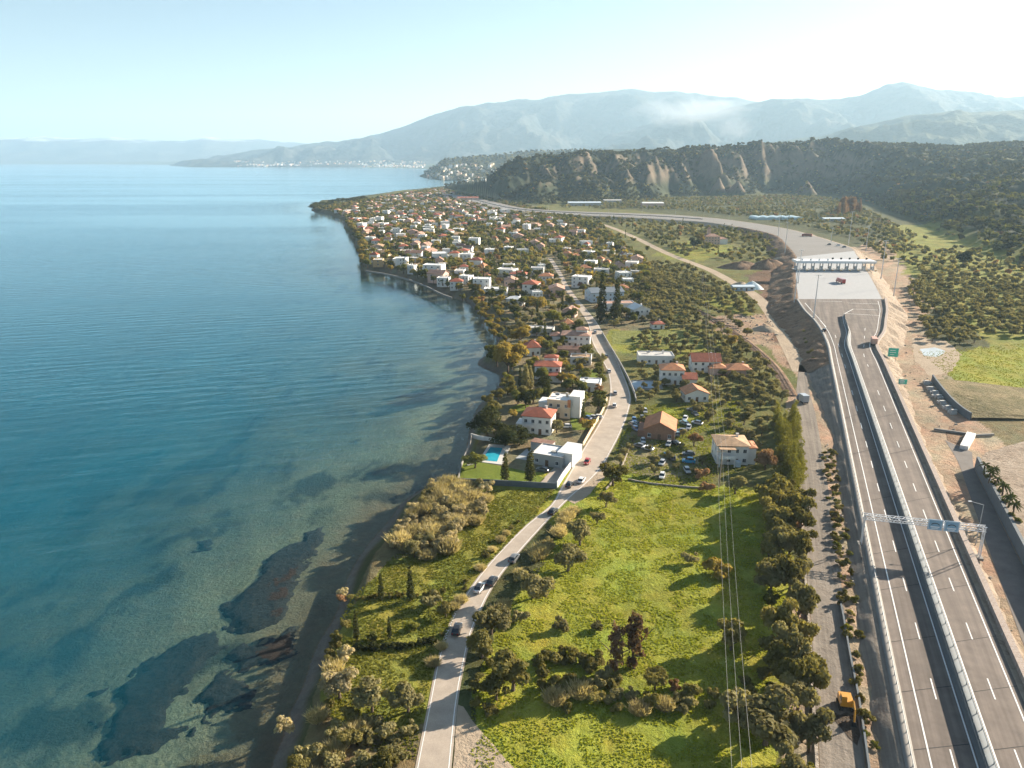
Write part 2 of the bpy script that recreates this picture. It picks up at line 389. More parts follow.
# ------------------------------------------------------------------ mountains
def mountain_material(name, lo, hi, snow=None):
    t = NT(name); v = t.pos(); n = t.math('ADD', t.math('MULTIPLY', t.noise(.0011, 6, .62, v), .6), t.math('MULTIPLY', t.noise(.012, 4, .6, v), .4))
    c = t.mix(t.ramp(n, [(.4, 0), (.62, 1)]), lo, hi)
    if snow:
        z = t.n('ShaderNodeSeparateXYZ', {0: t.n('ShaderNodeNewGeometry').outputs['Position']}).outputs[2]
        z = t.math('ADD', z, t.math('MULTIPLY', t.math('SUBTRACT', t.noise(.0016, 5, .6, v), .5), 500.0))
        c = t.mix(t.ramp(t.n('ShaderNodeMapRange', {'Value': z, 'From Min': snow-60, 'From Max': snow+120}).outputs[0], [(0, 0), (1, 1)]), c, (.85, .86, .9))
    b = t.bsdf(c, .95, **{'Specular IOR Level': .05}); t.set(b, 'Normal', t.bump(t.noise(.006, 5, .65, v), .8, 60.0)); return t.m
def mountain(sky_px, D0, D1, D2, m, amp, scale, seed, rows=70, step=2.0, gully=.6):
    xs = np.array([p[0] for p in sky_px], float); ys = np.array([p[1] for p in sky_px], float)
    px = np.arange(xs[0], xs[-1]+.1, step); yt = np.interp(px, xs, ys)
    k = np.ones(5)/5; yt = np.convolve(np.pad(yt, 2, 'edge'), k, 'valid')
    zc = rayz(yt, D1); A = (px-512)/F
    T = np.concatenate([np.linspace(0, 1, rows), np.linspace(1.05, 2, 8)])
    Dm = np.where(T[:, None] <= 1, D0+(D1-D0)*T[:, None], D1+(D2-D1)*(T[:, None]-1))+0*A[None, :]
    X = A[None, :]*(Dm*CP+(H-zc[None, :]*np.clip(T[:, None], 0, 1))*SP); Y = Dm; Tm = T[:, None]+0*X
    S = np.where(Tm <= 1, sst(-.15, 1.1, Tm)*1.0/float(sst(-.15, 1.1, 1.0)), (2-Tm))
    S = np.where(Tm <= 1, .55*S+.45*Tm**1.5, S)
    edge = np.clip(np.minimum(px-px[0], px[-1]-px)/40, 0, 1)[None, :]
    rg = ridged(X/scale+seed, Y/(scale*1.5)+seed*1.7, 6)-.5
    f = np.clip(Tm*2.2, 0, 1)*np.clip((1.06-Tm)*2.4, .05, 1)
    Z = zc[None, :]*S+np.clip(zc/450, .08, 1)[None, :]*amp*f*rg*gully+amp*.16*fbm(X/(scale*.22), Y/(scale*.22), 4)*np.clip(Tm*3, 0, 1)*np.clip(1.3-Tm, .12, 1)
    Z = Z*edge-40*(1-edge); Z[0] = -40; Z[-1] = -40
    me = npmesh('mountain', np.stack([X, Y, Z], 2).reshape(-1, 3), gridfaces(len(T), len(px)), [m], smooth=True)
    return tag(link('mountain', me), kind='structure')
MM1 = mountain_material('far_range', (.055, .065, .06), (.12, .12, .10), snow=590)
MM2 = mountain_material('mountain_forest', (.034, .040, .034), (.095, .09, .075))
MM3 = mountain_material('hill_scrub', (.035, .045, .022), (.10, .10, .05))
mountain([(-240,137),(-100,139),(-40,136),(10,138),(40,136.5),(80,139),(110,137),(150,140),(185,141),(205,137),(225,139),(260,139),(290,142),(330,145),(370,148),(420,150),(520,154)], 16500, 21000, 26000, MM1, 260, 2600, 3.1)
mountain([(150,164),(200,160),(240,153),(275,149),(300,146),(340,142),(360,139),(385,131),(415,121),(440,111),(455,107),(480,105),(510,100),(540,97),(570,94),(600,91),(625,89),(640,88),(660,90),(690,92),(710,95),(735,97),(760,103),(800,106),(860,104),(940,106),(1100,110)], 9800, 14000, 18000, MM2, 800, 2100, 9.3)
mountain([(560,160),(590,148),(610,136),(640,128),(665,119),(700,112),(725,106),(740,104),(752,101),(775,100),(800,99.5),(830,99),(850,97),(870,91),(890,85.5),(905,83),(920,87),(940,90),(975,92),(1000,95),(1030,98),(1090,100),(1300,108)], 7800, 11500, 15000, MM2, 760, 1700, 21.7)
mountain([(520,165),(560,158),(600,153),(650,150),(720,147),(780,142),(820,137),(850,128),(880,122),(905,117),(940,112),(957,108.5),(975,112),(1000,111),(1030,110),(1100,113),(1300,120)], 4600, 7600, 10500, MM3, 340, 1000, 33.3, gully=.7)
mountain([(405,164),(430,162),(445,160),(470,157.5),(500,155),(530,152),(570,150.5),(620,149),(680,149),(740,149),(800,150),(900,150)], 3700, 4700, 6500, MM3, 60, 500, 44.1, rows=40)
# ================================================================== roads
def crom(pts, step):
    """smooth line through the points, sampled about every `step` metres"""
    p = [np.array(q, float) for q in pts]; p = [2*p[0]-p[1]]+p+[2*p[-1]-p[-2]]; out = []
    for i in range(1, len(p)-2):
        n = max(1, int(np.linalg.norm(p[i+1]-p[i])/step))
        for k in range(n):
            t = k/n; a, b, c, d = p[i-1], p[i], p[i+1], p[i+2]
            out.append(.5*((2*b)+(c-a)*t+(2*a-5*b+4*c-d)*t*t+(3*b-a-3*c+d)*t**3))
    out.append(p[-2]); return np.array(out)
def resample(pl, n):
    pl = np.asarray(pl, float); s = np.concatenate([[0], np.cumsum(np.linalg.norm(np.diff(pl, axis=0), axis=1))])
    u = np.linspace(0, s[-1], n); return np.stack([np.interp(u, s, pl[:, k]) for k in range(pl.shape[1])], 1)
def loft(name, lines, m, kind='structure', parent=None, smooth=False):
    L = np.stack(lines, 1); n, k = L.shape[:2]
    me = npmesh(name, L.reshape(-1, 3), gridfaces(n, k)[:, ::-1], [m], smooth=smooth)
    o = link(name, me, parent)
    if kind: o['kind'] = kind
    return o
def normals2(pl):
    t = np.gradient(np.asarray(pl)[:, :2], axis=0); t /= np.linalg.norm(t, axis=1)[:, None]+1e-9
    return np.stack([t[:, 1], -t[:, 0]], 1)            # to the right of the direction of travel
def offset(pl, d, dz=0.0):
    pl = np.asarray(pl, float); q = pl.copy(); q[:, :2] += normals2(pl)*(np.asarray(d)[:, None] if np.ndim(d) else d); q[:, 2] += dz; return q
def stripe(mb, pl, w, m, dz=.02):
    a = offset(pl, -w/2, dz); b = offset(pl, w/2, dz); n = len(a)
    mb.add(list(map(tuple, a))+list(map(tuple, b)), [(i, n+i, n+i+1, i+1) for i in range(n-1)], m)
def walk(pl, step, start=0.0):
    pl = np.asarray(pl, float); s = np.concatenate([[0], np.cumsum(np.linalg.norm(np.diff(pl, axis=0), axis=1))])
    u = np.arange(start, s[-1], step); return np.stack([np.interp(u, s, pl[:, k]) for k in range(3)], 1)
def asphalt(name, col, patch=.15, streak=None):
    t = NT(name); v = t.pos(); n = t.noise(.22, 5, .7, v); f = t.n('ShaderNodeMapRange', {'Value': n, 'From Min': .3, 'From Max': .7, 'To Min': 1-patch, 'To Max': 1+patch}).outputs[0]
    g = t.n('ShaderNodeMapRange', {'Value': t.noise(6, 3, .7, v), 'From Min': .3, 'From Max': .7, 'To Min': .9, 'To Max': 1.1}).outputs[0]
    if streak is not None:
        g = t.math('MULTIPLY', g, t.n('ShaderNodeMapRange', {'Value': t.noise(1, 3, .6, t.pos((.55, .009, 1), (0, 0, streak))), 'From Min': .3, 'From Max': .7, 'To Min': .62, 'To Max': 1.32}).outputs[0])
    f = t.math('MULTIPLY', f, g)
    c = t.mix(1.0, col, t.n('ShaderNodeCombineColor', {0: f, 1: f, 2: f}).outputs[0], 'MULTIPLY')
    b = t.bsdf(c, .85, **{'Specular IOR Level': .25}); t.set(b, 'Normal', t.bump(t.noise(9, 3, .7, v), .15, .03)); return t.m
def earth(name, c1, c2, scale=.15, bump=.8, streak=None, c3=None):
    t = NT(name); v = t.pos(); n = t.math('ADD', t.math('MULTIPLY', t.noise(scale, 6, .65, v, .5), .6), t.math('MULTIPLY', t.noise(scale*9, 4, .7, v), .4))
    c = t.mix(t.ramp(n, [(.36, 0), (.62, 1)]), c1, c2)
    if c3: c = t.mix(t.ramp(t.noise(scale*2.3, 5, .7, v), [(.54, 0), (.66, .8)]), c, c3)
    if streak is not None:
        s = t.noise(1, 4, .6, t.pos((1.1, .02, 1), (0, 0, streak)))
        f = t.n('ShaderNodeMapRange', {'Value': s, 'From Min': .3, 'From Max': .7, 'To Min': .72, 'To Max': 1.25}).outputs[0]
        c = t.mix(1.0, c, t.n('ShaderNodeCombineColor', {0: f, 1: f, 2: f}).outputs[0], 'MULTIPLY')
    b = t.bsdf(c, .95, **{'Specular IOR Level': .1})
    t.set(b, 'Normal', t.bump(t.math('ADD', t.noise(.7, 5, .7, v), t.noise(.12, 3, .5, v)), bump, .9)); return t.m
HWDIR = -math.atan2(P(1012,691).x-P(884,380).x, P(884,380).y-P(1012,691).y)
M_ASPH = asphalt('highway_asphalt', (.165, .134, .112), .2, -math.atan2(P(884,380).x-P(1012,691).x, P(884,380).y-P(1012,691).y))
M_OLD = asphalt('road_asphalt', (.40, .335, .27), .16)
M_CONC = mat('concrete', (.25, .235, .215), .85, .12, .5)
M_CONCW = mat('concrete_bright', (.35, .35, .35), .85, .10, .4)
M_CONCB = mat('concrete_blue', (.125, .145, .16), .8, .12, .5, dirt=.3)
M_WHITE = mat('road_paint', (.78, .77, .74), .7, .08, 2.0)
M_STEEL = mat('galvanised_steel', (.36, .375, .39), .5, .08, .8, metal=.3)
M_VERGE = earth('verge_earth', (.28, .215, .16), (.40, .325, .25), .12, .9, c3=(.19, .14, .10))
M_SAND = earth('pale_dirt', (.34, .265, .19), (.42, .335, .245), .07, .5)
M_TRACK = earth('dirt_track', (.20, .170, .142), (.255, .22, .182), .05, .35, streak=-math.atan2(P(806,480).x-P(842,768).x, P(806,480).y-P(842,768).y))
M_SOIL = earth('brown_soil', (.17, .105, .065), (.32, .215, .14), .08, 1.0, c3=(.09, .06, .045))
M_STONE = earth('rubble_stone', (.30, .255, .21), (.42, .37, .31), .5, .8)
def zh(py): return float(np.interp(py, [170, 205, 232, 245, 262, 300, 430, 900], [7, 8.5, 10.5, 13, 13, 13, 6.5, 6.5]))
def HP(px, py, dz=0.0):
    p = P(px, py, zh(py)); return np.array([p.x, p.y, p.z+dz])
# ---- the straight: asphalt edge, lines and median, from the near end to the plaza
_rows = [900, 768, 690, 620, 560, 480, 430, 380, 362, 345]
def _ln(x0, x1): return lambda y: x1+(x0-x1)*(y-380)/(768-380)
LN = dict(aL=_ln(917, 837), wL=_ln(932, 842), iL=_ln(978, 855.5), mL=_ln(980.5, 856.3), mR=_ln(997, 862), iR=_ln(999, 863), wR=_ln(1043.7, 884), aR=_ln(1052, 887.2))
TAIL = dict(aL=[(823, 330), (816, 320), (806, 310), (798.5, 299)], wL=[(828.5, 332), (821, 321), (812, 311), (805, 303)],
            iL=[(846.5, 333), (843.5, 322), (842.6, 316)], mL=[(847.2, 333), (844.2, 322), (843.2, 316)], mR=[(849.4, 333), (845, 322), (843.6, 316)],
            iR=[(850.5, 333), (846.3, 322), (844.2, 314)], wR=[(876.5, 332), (878.6, 320), (880, 310), (878, 301)], aR=[(880, 332), (882, 320), (883.5, 310), (882, 299)])
def hline(k, dz=0.0, tail=True):
    rows = [r for r in _rows if r >= (345 if tail else 345)]
    pts = [HP(LN[k](r), r, dz) for r in rows]+([HP(a, b, dz) for a, b in TAIL[k]] if tail else [])
    return crom(pts, 6.0)
N = 240
eL, eR = resample(hline('aL'), N), resample(hline('aR'), N)
loft('motorway', [eL+(eR-eL)*t for t in np.linspace(0, 1, 5)], M_ASPH)
# plaza slab and the narrowing beyond it
plL = [HP(798.5, 299), HP(796, 280), HP(796, 265), HP(797, 257)]; plR = [HP(882, 299), HP(872, 280), HP(863, 265), HP(854, 251)]
a, b = resample(crom(plL, 5), 40), resample(crom(plR, 5), 40)
loft('toll_plaza', [a+(b-a)*t for t in (0, .5, 1)], M_CONCW)
far_n = [(797,257),(793,251.5),(787,245),(777.5,236),(763,231.5),(740,226.8),(721.6,224),(700,221.5),(654,218.6),(617.7,216.6),(580,215),(546.6,213),(516,210.6),(491,206.5),(473,201.5),(455,197.5),(440,195.5)]
far_f = [(854,251),(849,247),(827.5,240),(805.6,233.6),(787,229),(762,224.6),(740,221.4),(712,218),(671,214.8),(617.7,212.8),(582,211.6),(546.6,210),(520,207.6),(498,203),(478,198.6),(460,195.2),(444,193.6)]
fn, ff = resample(crom([HP(*p) for p in far_n], 8), 160), resample(crom([HP(*p) for p in far_f], 8), 160)
loft('motorway', [fn+(ff-fn)*t for t in np.linspace(0, 1, 5)], mat('worn_asphalt', (.19, .175, .16), .9, .12, .05))
# banks that carry the road down to the plain
def bank(edge, side, m, shoulder=1.2, name='embankment', slope=1.6, low=-.4):
    e = offset(edge, side*shoulder, -.05); h = np.maximum(edge[:, 2]-PZ-low, .3); ls = [edge+np.array([0, 0, -.02]), e]
    for k in range(1, 8):
        q = k/7; f = offset(edge, side*(shoulder+h*slope*q), 0); f[:, 2] = e[:, 2]*(1-q)+(PZ+low)*q
        if k < 7: nz = fbm(f[:, 0]/6, f[:, 1]/6, 4)*np.clip(h*.35, .1, 1.6); f[:, 2] += nz; f[:, :2] += normals2(edge)*(side*fbm(f[:, 0]/11+40, f[:, 1]/11, 3)*h*.5)[:, None]
        ls.append(f)
    loft(name, ls if side > 0 else ls[::-1], m, smooth=True)
allL = np.concatenate([eL[:-1], a[:-1], fn]); allR = np.concatenate([eR[:-1], b[:-1], ff])
kb = int(np.argmin(np.abs(eL[:, 1]-P(837, 375)[1])))
bank(eL[:kb+1], -1, M_TRACK, 2.6, slope=1.7); bank(np.concatenate([eL[kb:-1], a[:-1], fn[:40]]), -1, M_SOIL, 2.0, slope=2.1)
bank(fn[39:], -1, M_SAND, 2.0); bank(allR, 1, M_VERGE, 2.2)
# painted lines
mk = MB()
for k, wd in (('wL', .26), ('iL', .26), ('iR', .28), ('wR', .26)): stripe(mk, hline(k), wd, M_WHITE, .03)
for A_, B_ in (('wL', 'iL'), ('iR', 'wR')):
    l1, l2 = resample(hline(A_), 200), resample(hline(B_), 200); c = (l1+l2)/2
    s = np.concatenate([[0], np.cumsum(np.linalg.norm(np.diff(c, axis=0), axis=1))])
    u = 3.0
    while u < s[-1]-60:
        q = np.stack([[np.interp(v, s, c[:, k]) for k in range(3)] for v in (u, u+3, u+6)]); stripe(mk, q, .24, M_WHITE, .03); u += 18.6
for pa, pb in (((853,309),(878,310)), ((848,303),(879,304)), ((844,314),(853,309.2)), ((844,313.5),(880,315.5)), ((812,301),(842,301.5)), ((805,303),(826,327))):
    stripe(mk, np.array([HP(*pa), HP(*pb)]), .45, M_WHITE, .035)
for q in (.3, .36, .62, .68):
    l = fn+(ff-fn)*q
    stripe(mk, l[55:], .35, M_WHITE, .04)
mk_o = mk.build('road_marking'); mk_o['kind'] = 'structure'
# dark strips across the carriageways, painted in place of mast shadows
shd = MB(); M_SHADE = mat('painted_shade', (.035, .032, .03), .8)
for r in (768-20, 690, 640, 588, 552, 500, 452, 416, 372):
    for k1, k2 in (('aL', 'iL'), ('iR', 'aR')):
        p0, p1 = HP(LN[k1](r+2), r+2), HP(LN[k2](r-4), r-4); stripe(shd, np.array([p0, p1]), .16, M_SHADE, .022)
shd.build('mast_shade_line')['kind'] = 'structure'
# median: pad, wall, handrail
medL, medR = resample(hline('mL'), 200), resample(hline('mR'), 200)
loft('median_strip', [medL+[0, 0, .02], medL+[0, 0, .14], medR+[0, 0, .14], medR+[0, 0, .02]], M_CONCB)
def wall_along(name, pl, w, h, m, label, cat='wall', base=0.0, lean=0.0, group=None, top=None):
    pl = np.asarray(pl, float); a0 = offset(pl, -w/2, base); a1 = offset(pl, -w/2+lean, base+h); b1 = offset(pl, w/2-lean, base+h); b0 = offset(pl, w/2, base)
    n = len(pl); V = np.concatenate([a0, a1, b1, b0]); fs = []
    for i in range(n-1):
        for k in range(3): fs.append((k*n+i, k*n+i+1, (k+1)*n+i+1, (k+1)*n+i))
    fs += [(0, n, 2*n, 3*n), (4*n-1, 3*n-1, 2*n-1, n-1)]
    mb = MB(); mb.add(V, fs, m); o = mb.build(name); return tag(o, label, cat, group)
cw = offset(medL, .45)
med = wall_along('median_barrier', cw, .62, 1.15, M_CONCB, 'long pale concrete barrier with steel screen down the middle of the motorway', 'barrier', .1, .16)
scr = MB()
for q in walk(cw, 4.0): scr.bar(q+[0, 0, 1.2], q+[0, 0, 2.0], .05, M_STEEL, 5)
n = len(cw); lo, hi = cw+[0, 0, 1.26], cw+[0, 0, 2.0]
scr.add(np.concatenate([lo, hi]), [(i, i+1, n+i+1, n+i) for i in range(n-1)], mat('screen_panel', (.13, .16, .18), .6, .06))
scr.build('screen', med)
rr = offset(medR, -.35); g = MB()
def wbeam(mb, pl, z, m):
    n = len(pl); prof = [(-.04, -.16), (.04, -.08), (-.04, 0), (.04, .08), (-.04, .16)]
    ls = [offset(pl, a, z+b) for a, b in prof]
    mb.add(np.concatenate(ls), [(k*n+i, k*n+i+1, (k+1)*n+i+1, (k+1)*n+i) for i in range(n-1) for k in range(4)], m)
def guardrail(pl, label, z=0.0, post=4.0, posts=60, group='steel guardrails along the motorway'):
    o = MB(); wbeam(o, pl, z+.62, M_STEEL); o = o.build('guardrail'); tag(o, label, 'guardrail', None)
    pw = walk(pl, post); pm = None
    for i, q in enumerate(pw[:posts]):
        if pm is None:
            mb = MB(); mb.box((0, 0, .35), (.10, .14, .75), M_STEEL); p = mb.build('post', o); pm = p.data
        else: p = link('post', pm, o)
        p.location = (q[0], q[1], q[2]+z)
    return o
guardrail(rr, 'steel guardrail beside the right hand carriageway on the median strip', .12)
# left: ledge with guardrail, ditch, low wall
ledge = offset(resample(hline('aL'), 200), -.9)
loft('road_ledge', [offset(ledge, -.85, .0), offset(ledge, -.85, .16), offset(ledge, .85, .16), offset(ledge, .85, .0)], M_CONC)
guardrail(offset(ledge, .25), 'steel guardrail on the concrete ledge along the outer left edge of the motorway', .16, 2.6, 95)
# right: stone faced parapet
par = offset(resample(hline('aR'), 200), 1.9)
t = NT('parapet_stone'); bk = t.n('ShaderNodeTexBrick', {'Vector': t.pos((.5, .5, .5)), 'Color1': (.36, .27, .22, 1), 'Color2': (.27, .20, .165, 1), 'Mortar': (.40, .35, .30, 1), 'Scale': 1.0, 'Mortar Size': .03})
t.bsdf(bk.outputs[0], .9); M_PARA = t.m
wall_along('parapet', par, 1.5, 1.15, M_PARA, 'low reddish stone parapet along the right edge of the motorway', 'parapet', -.1, .1)
mc_ = (fn+ff)/2
wall_along('median_barrier', mc_[50:]+[0, 0, .02], .7, 1.0, M_CONC, 'curving concrete barrier between the carriageways beyond the toll plaza', 'barrier')
# ---- coast road
cl = [(398,860),(415,768),(428.5,702),(438,656),(451.7,617),(471,586),(496,555),(527,524),(550.6,505),(561,487),(571,470),(583,449),(595,430),(605,412),(609,400),(610,385),(607,370),(599,355),(592,341),(588,324),(580,311),(571,298),(563,285),(556,271),(548,258)]
cr = [(444,860),(451.5,768),(458,702),(464,668),(472,633),(482,609),(494,586),(514,559),(545,524),(569,499),(583,487),(600,470),(611,452),(622,430),(629,410),(630.5,394),(621,368),(614,353),(606,339),(598,324),(588,311),(577,298),(568,285),(560.5,271),(552,258)]
CL, CR = resample(crom([P(a, b, PZ+.06) for a, b in cl], 4), 260), resample(crom([P(a, b, PZ+.06) for a, b in cr], 4), 260)
loft('coast_road', [CL+(CR-CL)*t for t in (0, .25, .5, .75, 1)], M_OLD)
CC = (CL+CR)/2
mk = MB(); stripe(mk, offset(CL, .45)[:150], .14, M_WHITE); stripe(mk, offset(CR, -.45)[:150], .16, M_WHITE)
mk.build('road_marking')['kind'] = 'structure'
def sheet(name, poly, m, z=.03, px=True, jag=0.0, base=PZ, seg=3.0):
    """a flat patch of ground with an uneven edge"""
    q = P2(poly, base) if px else np.array(poly, float)
    q = np.concatenate([q, q[:1]]); out = []
    for a, b in zip(q, q[1:]):
        n = max(1, int(np.linalg.norm(b-a)/seg)) if jag else 1
        for k in range(n): out.append(a+(b-a)*k/n)
    out = np.array(out)
    if jag: out = out+np.stack([fbm(out[:, 0]/7, out[:, 1]/7, 3), fbm(out[:, 0]/7+50, out[:, 1]/7, 3)], 1)*jag
    me = bpy.data.meshes.new(name); bm = bmesh.new(); vs = [bm.verts.new((p[0], p[1], base+z)) for p in out]
    f = bm.faces.new(vs); bmesh.ops.triangulate(bm, faces=[f])
    for f in bm.faces:
        if f.normal.z < 0: f.normal_flip()
    bm.to_mesh(me); bm.free(); me.materials.append(m); o = link(name, me); o['kind'] = 'structure'; return o
sheet('roadside_gravel', [(450,790),(452,768),(458,704),(464,706),(473,722),(496,745),(530,790)], M_SAND, .04, jag=.8)
sheet('roadside_gravel', [(566,500),(580,488),(600,470),(608,458),(604,478),(590,494),(575,504)], M_SAND, .035, jag=.8)
# ---- dirt service track beside the motorway, its low wall and stone edge
tl = [(822,860),(820,768),(815,690),(811,620),(806,560),(803,500),(799,440),(796,405),(797,385),(799,365)]
tr = [(872,860),(865,768),(856,690),(846,620),(838,560),(830,500),(822,450),(815,412),(809,390),(806,365)]
TL, TR = resample(crom([P(a, b, PZ+.05) for a, b in tl], 4), 120), resample(crom([P(a, b, PZ+.05) for a, b in tr], 4), 120)
loft('dirt_track', [TL+(TR-TL)*t for t in (0, .33, .66, 1)], M_TRACK)
wall_along('boundary_wall', offset(TL[:95], -.5), .7, .7, M_STONE, 'long rubble stone wall between the hedge trees and the dirt track', 'wall', -.1, .08)
lw = resample(crom([P(a, b, PZ) for a, b in [(874,820),(868,768),(858,700),(850,660),(843,620),(840,605)]], 3), 40)
wall_along('channel_wall', lw, .35, 1.0, M_CONCB, 'thin straight concrete wall between the dirt track and the planted strip', 'wall')
# ---- railway and the dirt lane that crosses the groves
rl = resample(crom([P(a, b, PZ+.05) for a, b in [(792,396),(782,378),(772.7,365.5),(760,353),(746.7,342),(733,332),(720.6,324),(706,315),(690,307)]], 4), 80)
loft('railway_ballast', [offset(rl, -2.6), offset(rl, -1.7, .35), offset(rl, 1.7, .35), offset(rl, 2.6)], M_SOIL)
tr_ = MB(); M_RUST = mat('rusty_rail', (.16, .10, .07), .6, metal=.4); M_SLEEP = mat('sleeper', (.22, .19, .17), .9)
for d in (-.75, .75):
    tr_.tube([tuple(v) for v in offset(rl, d, .5)], .09, M_RUST, 4)
for q, nn in zip(walk(rl, 2.0), normals2(walk(rl, 2.0))): tr_.bar((q[0]-nn[0]*1.3, q[1]-nn[1]*1.3, q[2]+.38), (q[0]+nn[0]*1.3, q[1]+nn[1]*1.3, q[2]+.38), .12, M_SLEEP, 4)
tag(tr_.build('railway_track'), kind='structure')
dl = resample(crom([P(a, b, PZ+.05) for a, b in [(596,222),(618,230),(640,240),(660,250),(676,257),(692,263),(712,271),(732,282),(750,292),(763,303),(774,318),(783,335),(792,352),(802,372)]], 6), 120)
loft('dirt_lane', [offset(dl, -4.2), dl, offset(dl, 4.2)], M_SAND)
# ---- service road on the right, cut below a long retaining wall
sl = [(945,440),(958,462),(968,490),(982,530),(1000,580),(1022,640),(1060,740)]; sr = [(972,452),(975,470),(990,500),(1012,545),(1040,600),(1075,660),(1130,760)]
SL, SR = resample(crom([P(a, b, PZ+.05) for a, b in sl], 4), 60), resample(crom([P(a, b, PZ+.05) for a, b in sr], 4), 60)
loft('service_road', [SL+(SR-SL)*t for t in (0, .5, 1)], asphalt('service_asphalt', (.16, .14, .125), .2))
WL = resample(crom([P(a, b, PZ) for a, b in [(1140,760),(1078,660),(1043,600),(1015,545),(992,500),(976,468)]], 4), 60)
wall_along('retaining_wall', WL, 1.0, 4.2, M_CONCB, 'long straight blue grey concrete retaining wall beside the sunken service road', 'wall', -.3, .1)
terr = WL[::-1]; sh = offset(terr, -.3, 3.6); far_ = offset(terr, -60, 3.2)
loft('terrace', [far_, offset(terr, -30, 3.4), offset(terr, -10, 3.6), sh][::1], M_VERGE)
CWp = resample(crom([P(a, b, PZ) for a, b in [(932,381),(937,388),(944,397),(954,408),(965,417),(970,420)]], 2), 40)
wall_along('retaining_wall', CWp, .8, 3.2, M_CONCB, 'short curved concrete retaining wall at the foot of the green field', 'wall', -.2, .1)
bk = CWp; tp_ = np.sin(np.linspace(.25, math.pi-.15, len(bk)))**.6
def lft(d, h):
    q = offset(bk, d, 0); q[:, 2] += h*tp_-.05; return q
loft('embankment', [lft(-.3, 2.9), lft(-5, 3.2), lft(-14, 3.0), lft(-26, 1.6), lft(-48, -.3)], earth('dry_bank', (.10, .095, .04), (.28, .215, .12), .1, 1.0))
# ================================================================== houses
EXC = []                                  # (x, y, radius) kept clear of trees
def tiles(name, c):
    t = NT(name); v = t.pos(obj=True); w_ = t.n('ShaderNodeTexWave', {'Vector': v, 'Scale': 1.3, 'Distortion': .6, 'Detail': 1.0}, wave_type='BANDS', bands_direction='X').outputs[1]
    n = t.noise(.5, 5, .7, t.pos()); f = t.n('ShaderNodeMapRange', {'Value': n, 'From Min': .3, 'From Max': .7, 'To Min': .7, 'To Max': 1.25}).outputs[0]
    col = t.mix(1.0, c, t.n('ShaderNodeCombineColor', {0: f, 1: f, 2: f}).outputs[0], 'MULTIPLY')
    col = t.mix(t.ramp(t.noise(1.7, 4, .7, t.pos()), [(.55, 0), (.72, .5)]), col, (.12, .075, .05))
    b = t.bsdf(col, .85); t.set(b, 'Normal', t.bump(w_, .4, .06)); return t.m
WH = mat('white_plaster', (.74, .72, .68), .85, .07, .3, dirt=.15); CR_ = mat('cream_plaster', (.66, .52, .36), .85, .08, .3, dirt=.2)
PK = mat('pink_plaster', (.62, .42, .34), .85, .08, .3, dirt=.2); GY = mat('grey_plaster', (.40, .385, .36), .85, .1, .3, dirt=.25)
YE = mat('ochre_plaster', (.62, .42, .22), .85, .08, .3, dirt=.15); BL = mat('pale_blue_plaster', (.52, .60, .66), .85, .06, .3, dirt=.1)
RED = tiles('red_tiles', (.37, .105, .055)); ORG = tiles('orange_tiles', (.46, .19, .085)); BRN = tiles('brown_tiles', (.24, .13, .09)); TAN = tiles('tan_tiles', (.44, .28, .16))
PNK = tiles('faded_tiles', (.42, .24, .17))
FLT = mat('roof_screed', (.50, .48, .45), .9, .14, .4, dirt=.3); FLW = mat('white_roof', (.72, .71, .69), .85, .08, .5, dirt=.2)
SLT = mat('slate_roof', (.17, .20, .23), .7, .12, .5); BRK = mat('bare_brick', (.30, .17, .11), .9, .2, 1.5)
FRM = mat('window_frame', (.62, .60, .57), .5, .05); SHUT = mat('shutter_brown', (.19, .11, .065), .6, .1); DOOR = mat('door_wood', (.17, .10, .06), .6, .15, 2)
_g = NT('window_glass'); _g.bsdf((.03, .04, .05), .12, **{'Specular IOR Level': .6}); GLS = _g.m
_wc = {}
def wmesh(w, h, shut):
    k = (round(w, 2), round(h, 2), shut)
    if k not in _wc:
        a = MB(); t = .09
        for (x, z, ww, hh) in ((0, h/2-t/2, w, t), (0, -h/2+t/2, w, t), (-w/2+t/2, 0, t, h-2*t), (w/2-t/2, 0, t, h-2*t), (0, 0, .06, h-2*t)): a.box((x, -.03, z), (ww, .10, hh), FRM)
        a.box((0, -.09, -h/2-.05), (w+.2, .26, .09), FRM)
        if shut:
            for s in (-1, 1): a.box((s*(w/2+w/4+.02), -.04, 0), (w/2, .07, h), SHUT)
        o = a.build('tmp'); me = o.data; bpy.data.objects.remove(o)
        b = MB(); b.box((0, -.012, 0), (w-.2, .03, h-.2), GLS); o = b.build('tmp'); pe = o.data; bpy.data.objects.remove(o)
        me.name = 'window'; pe.name = 'pane'; _wc[k] = (me, pe)
    return _wc[k]
def window(root, x, y, z, rz, w=1.2, h=1.3, shut=False):
    me, pe = wmesh(w, h, shut); o = link('window', me, root); o.location = (x, y, z); o.rotation_euler = (0, 0, rz); link('pane', pe, o); return o
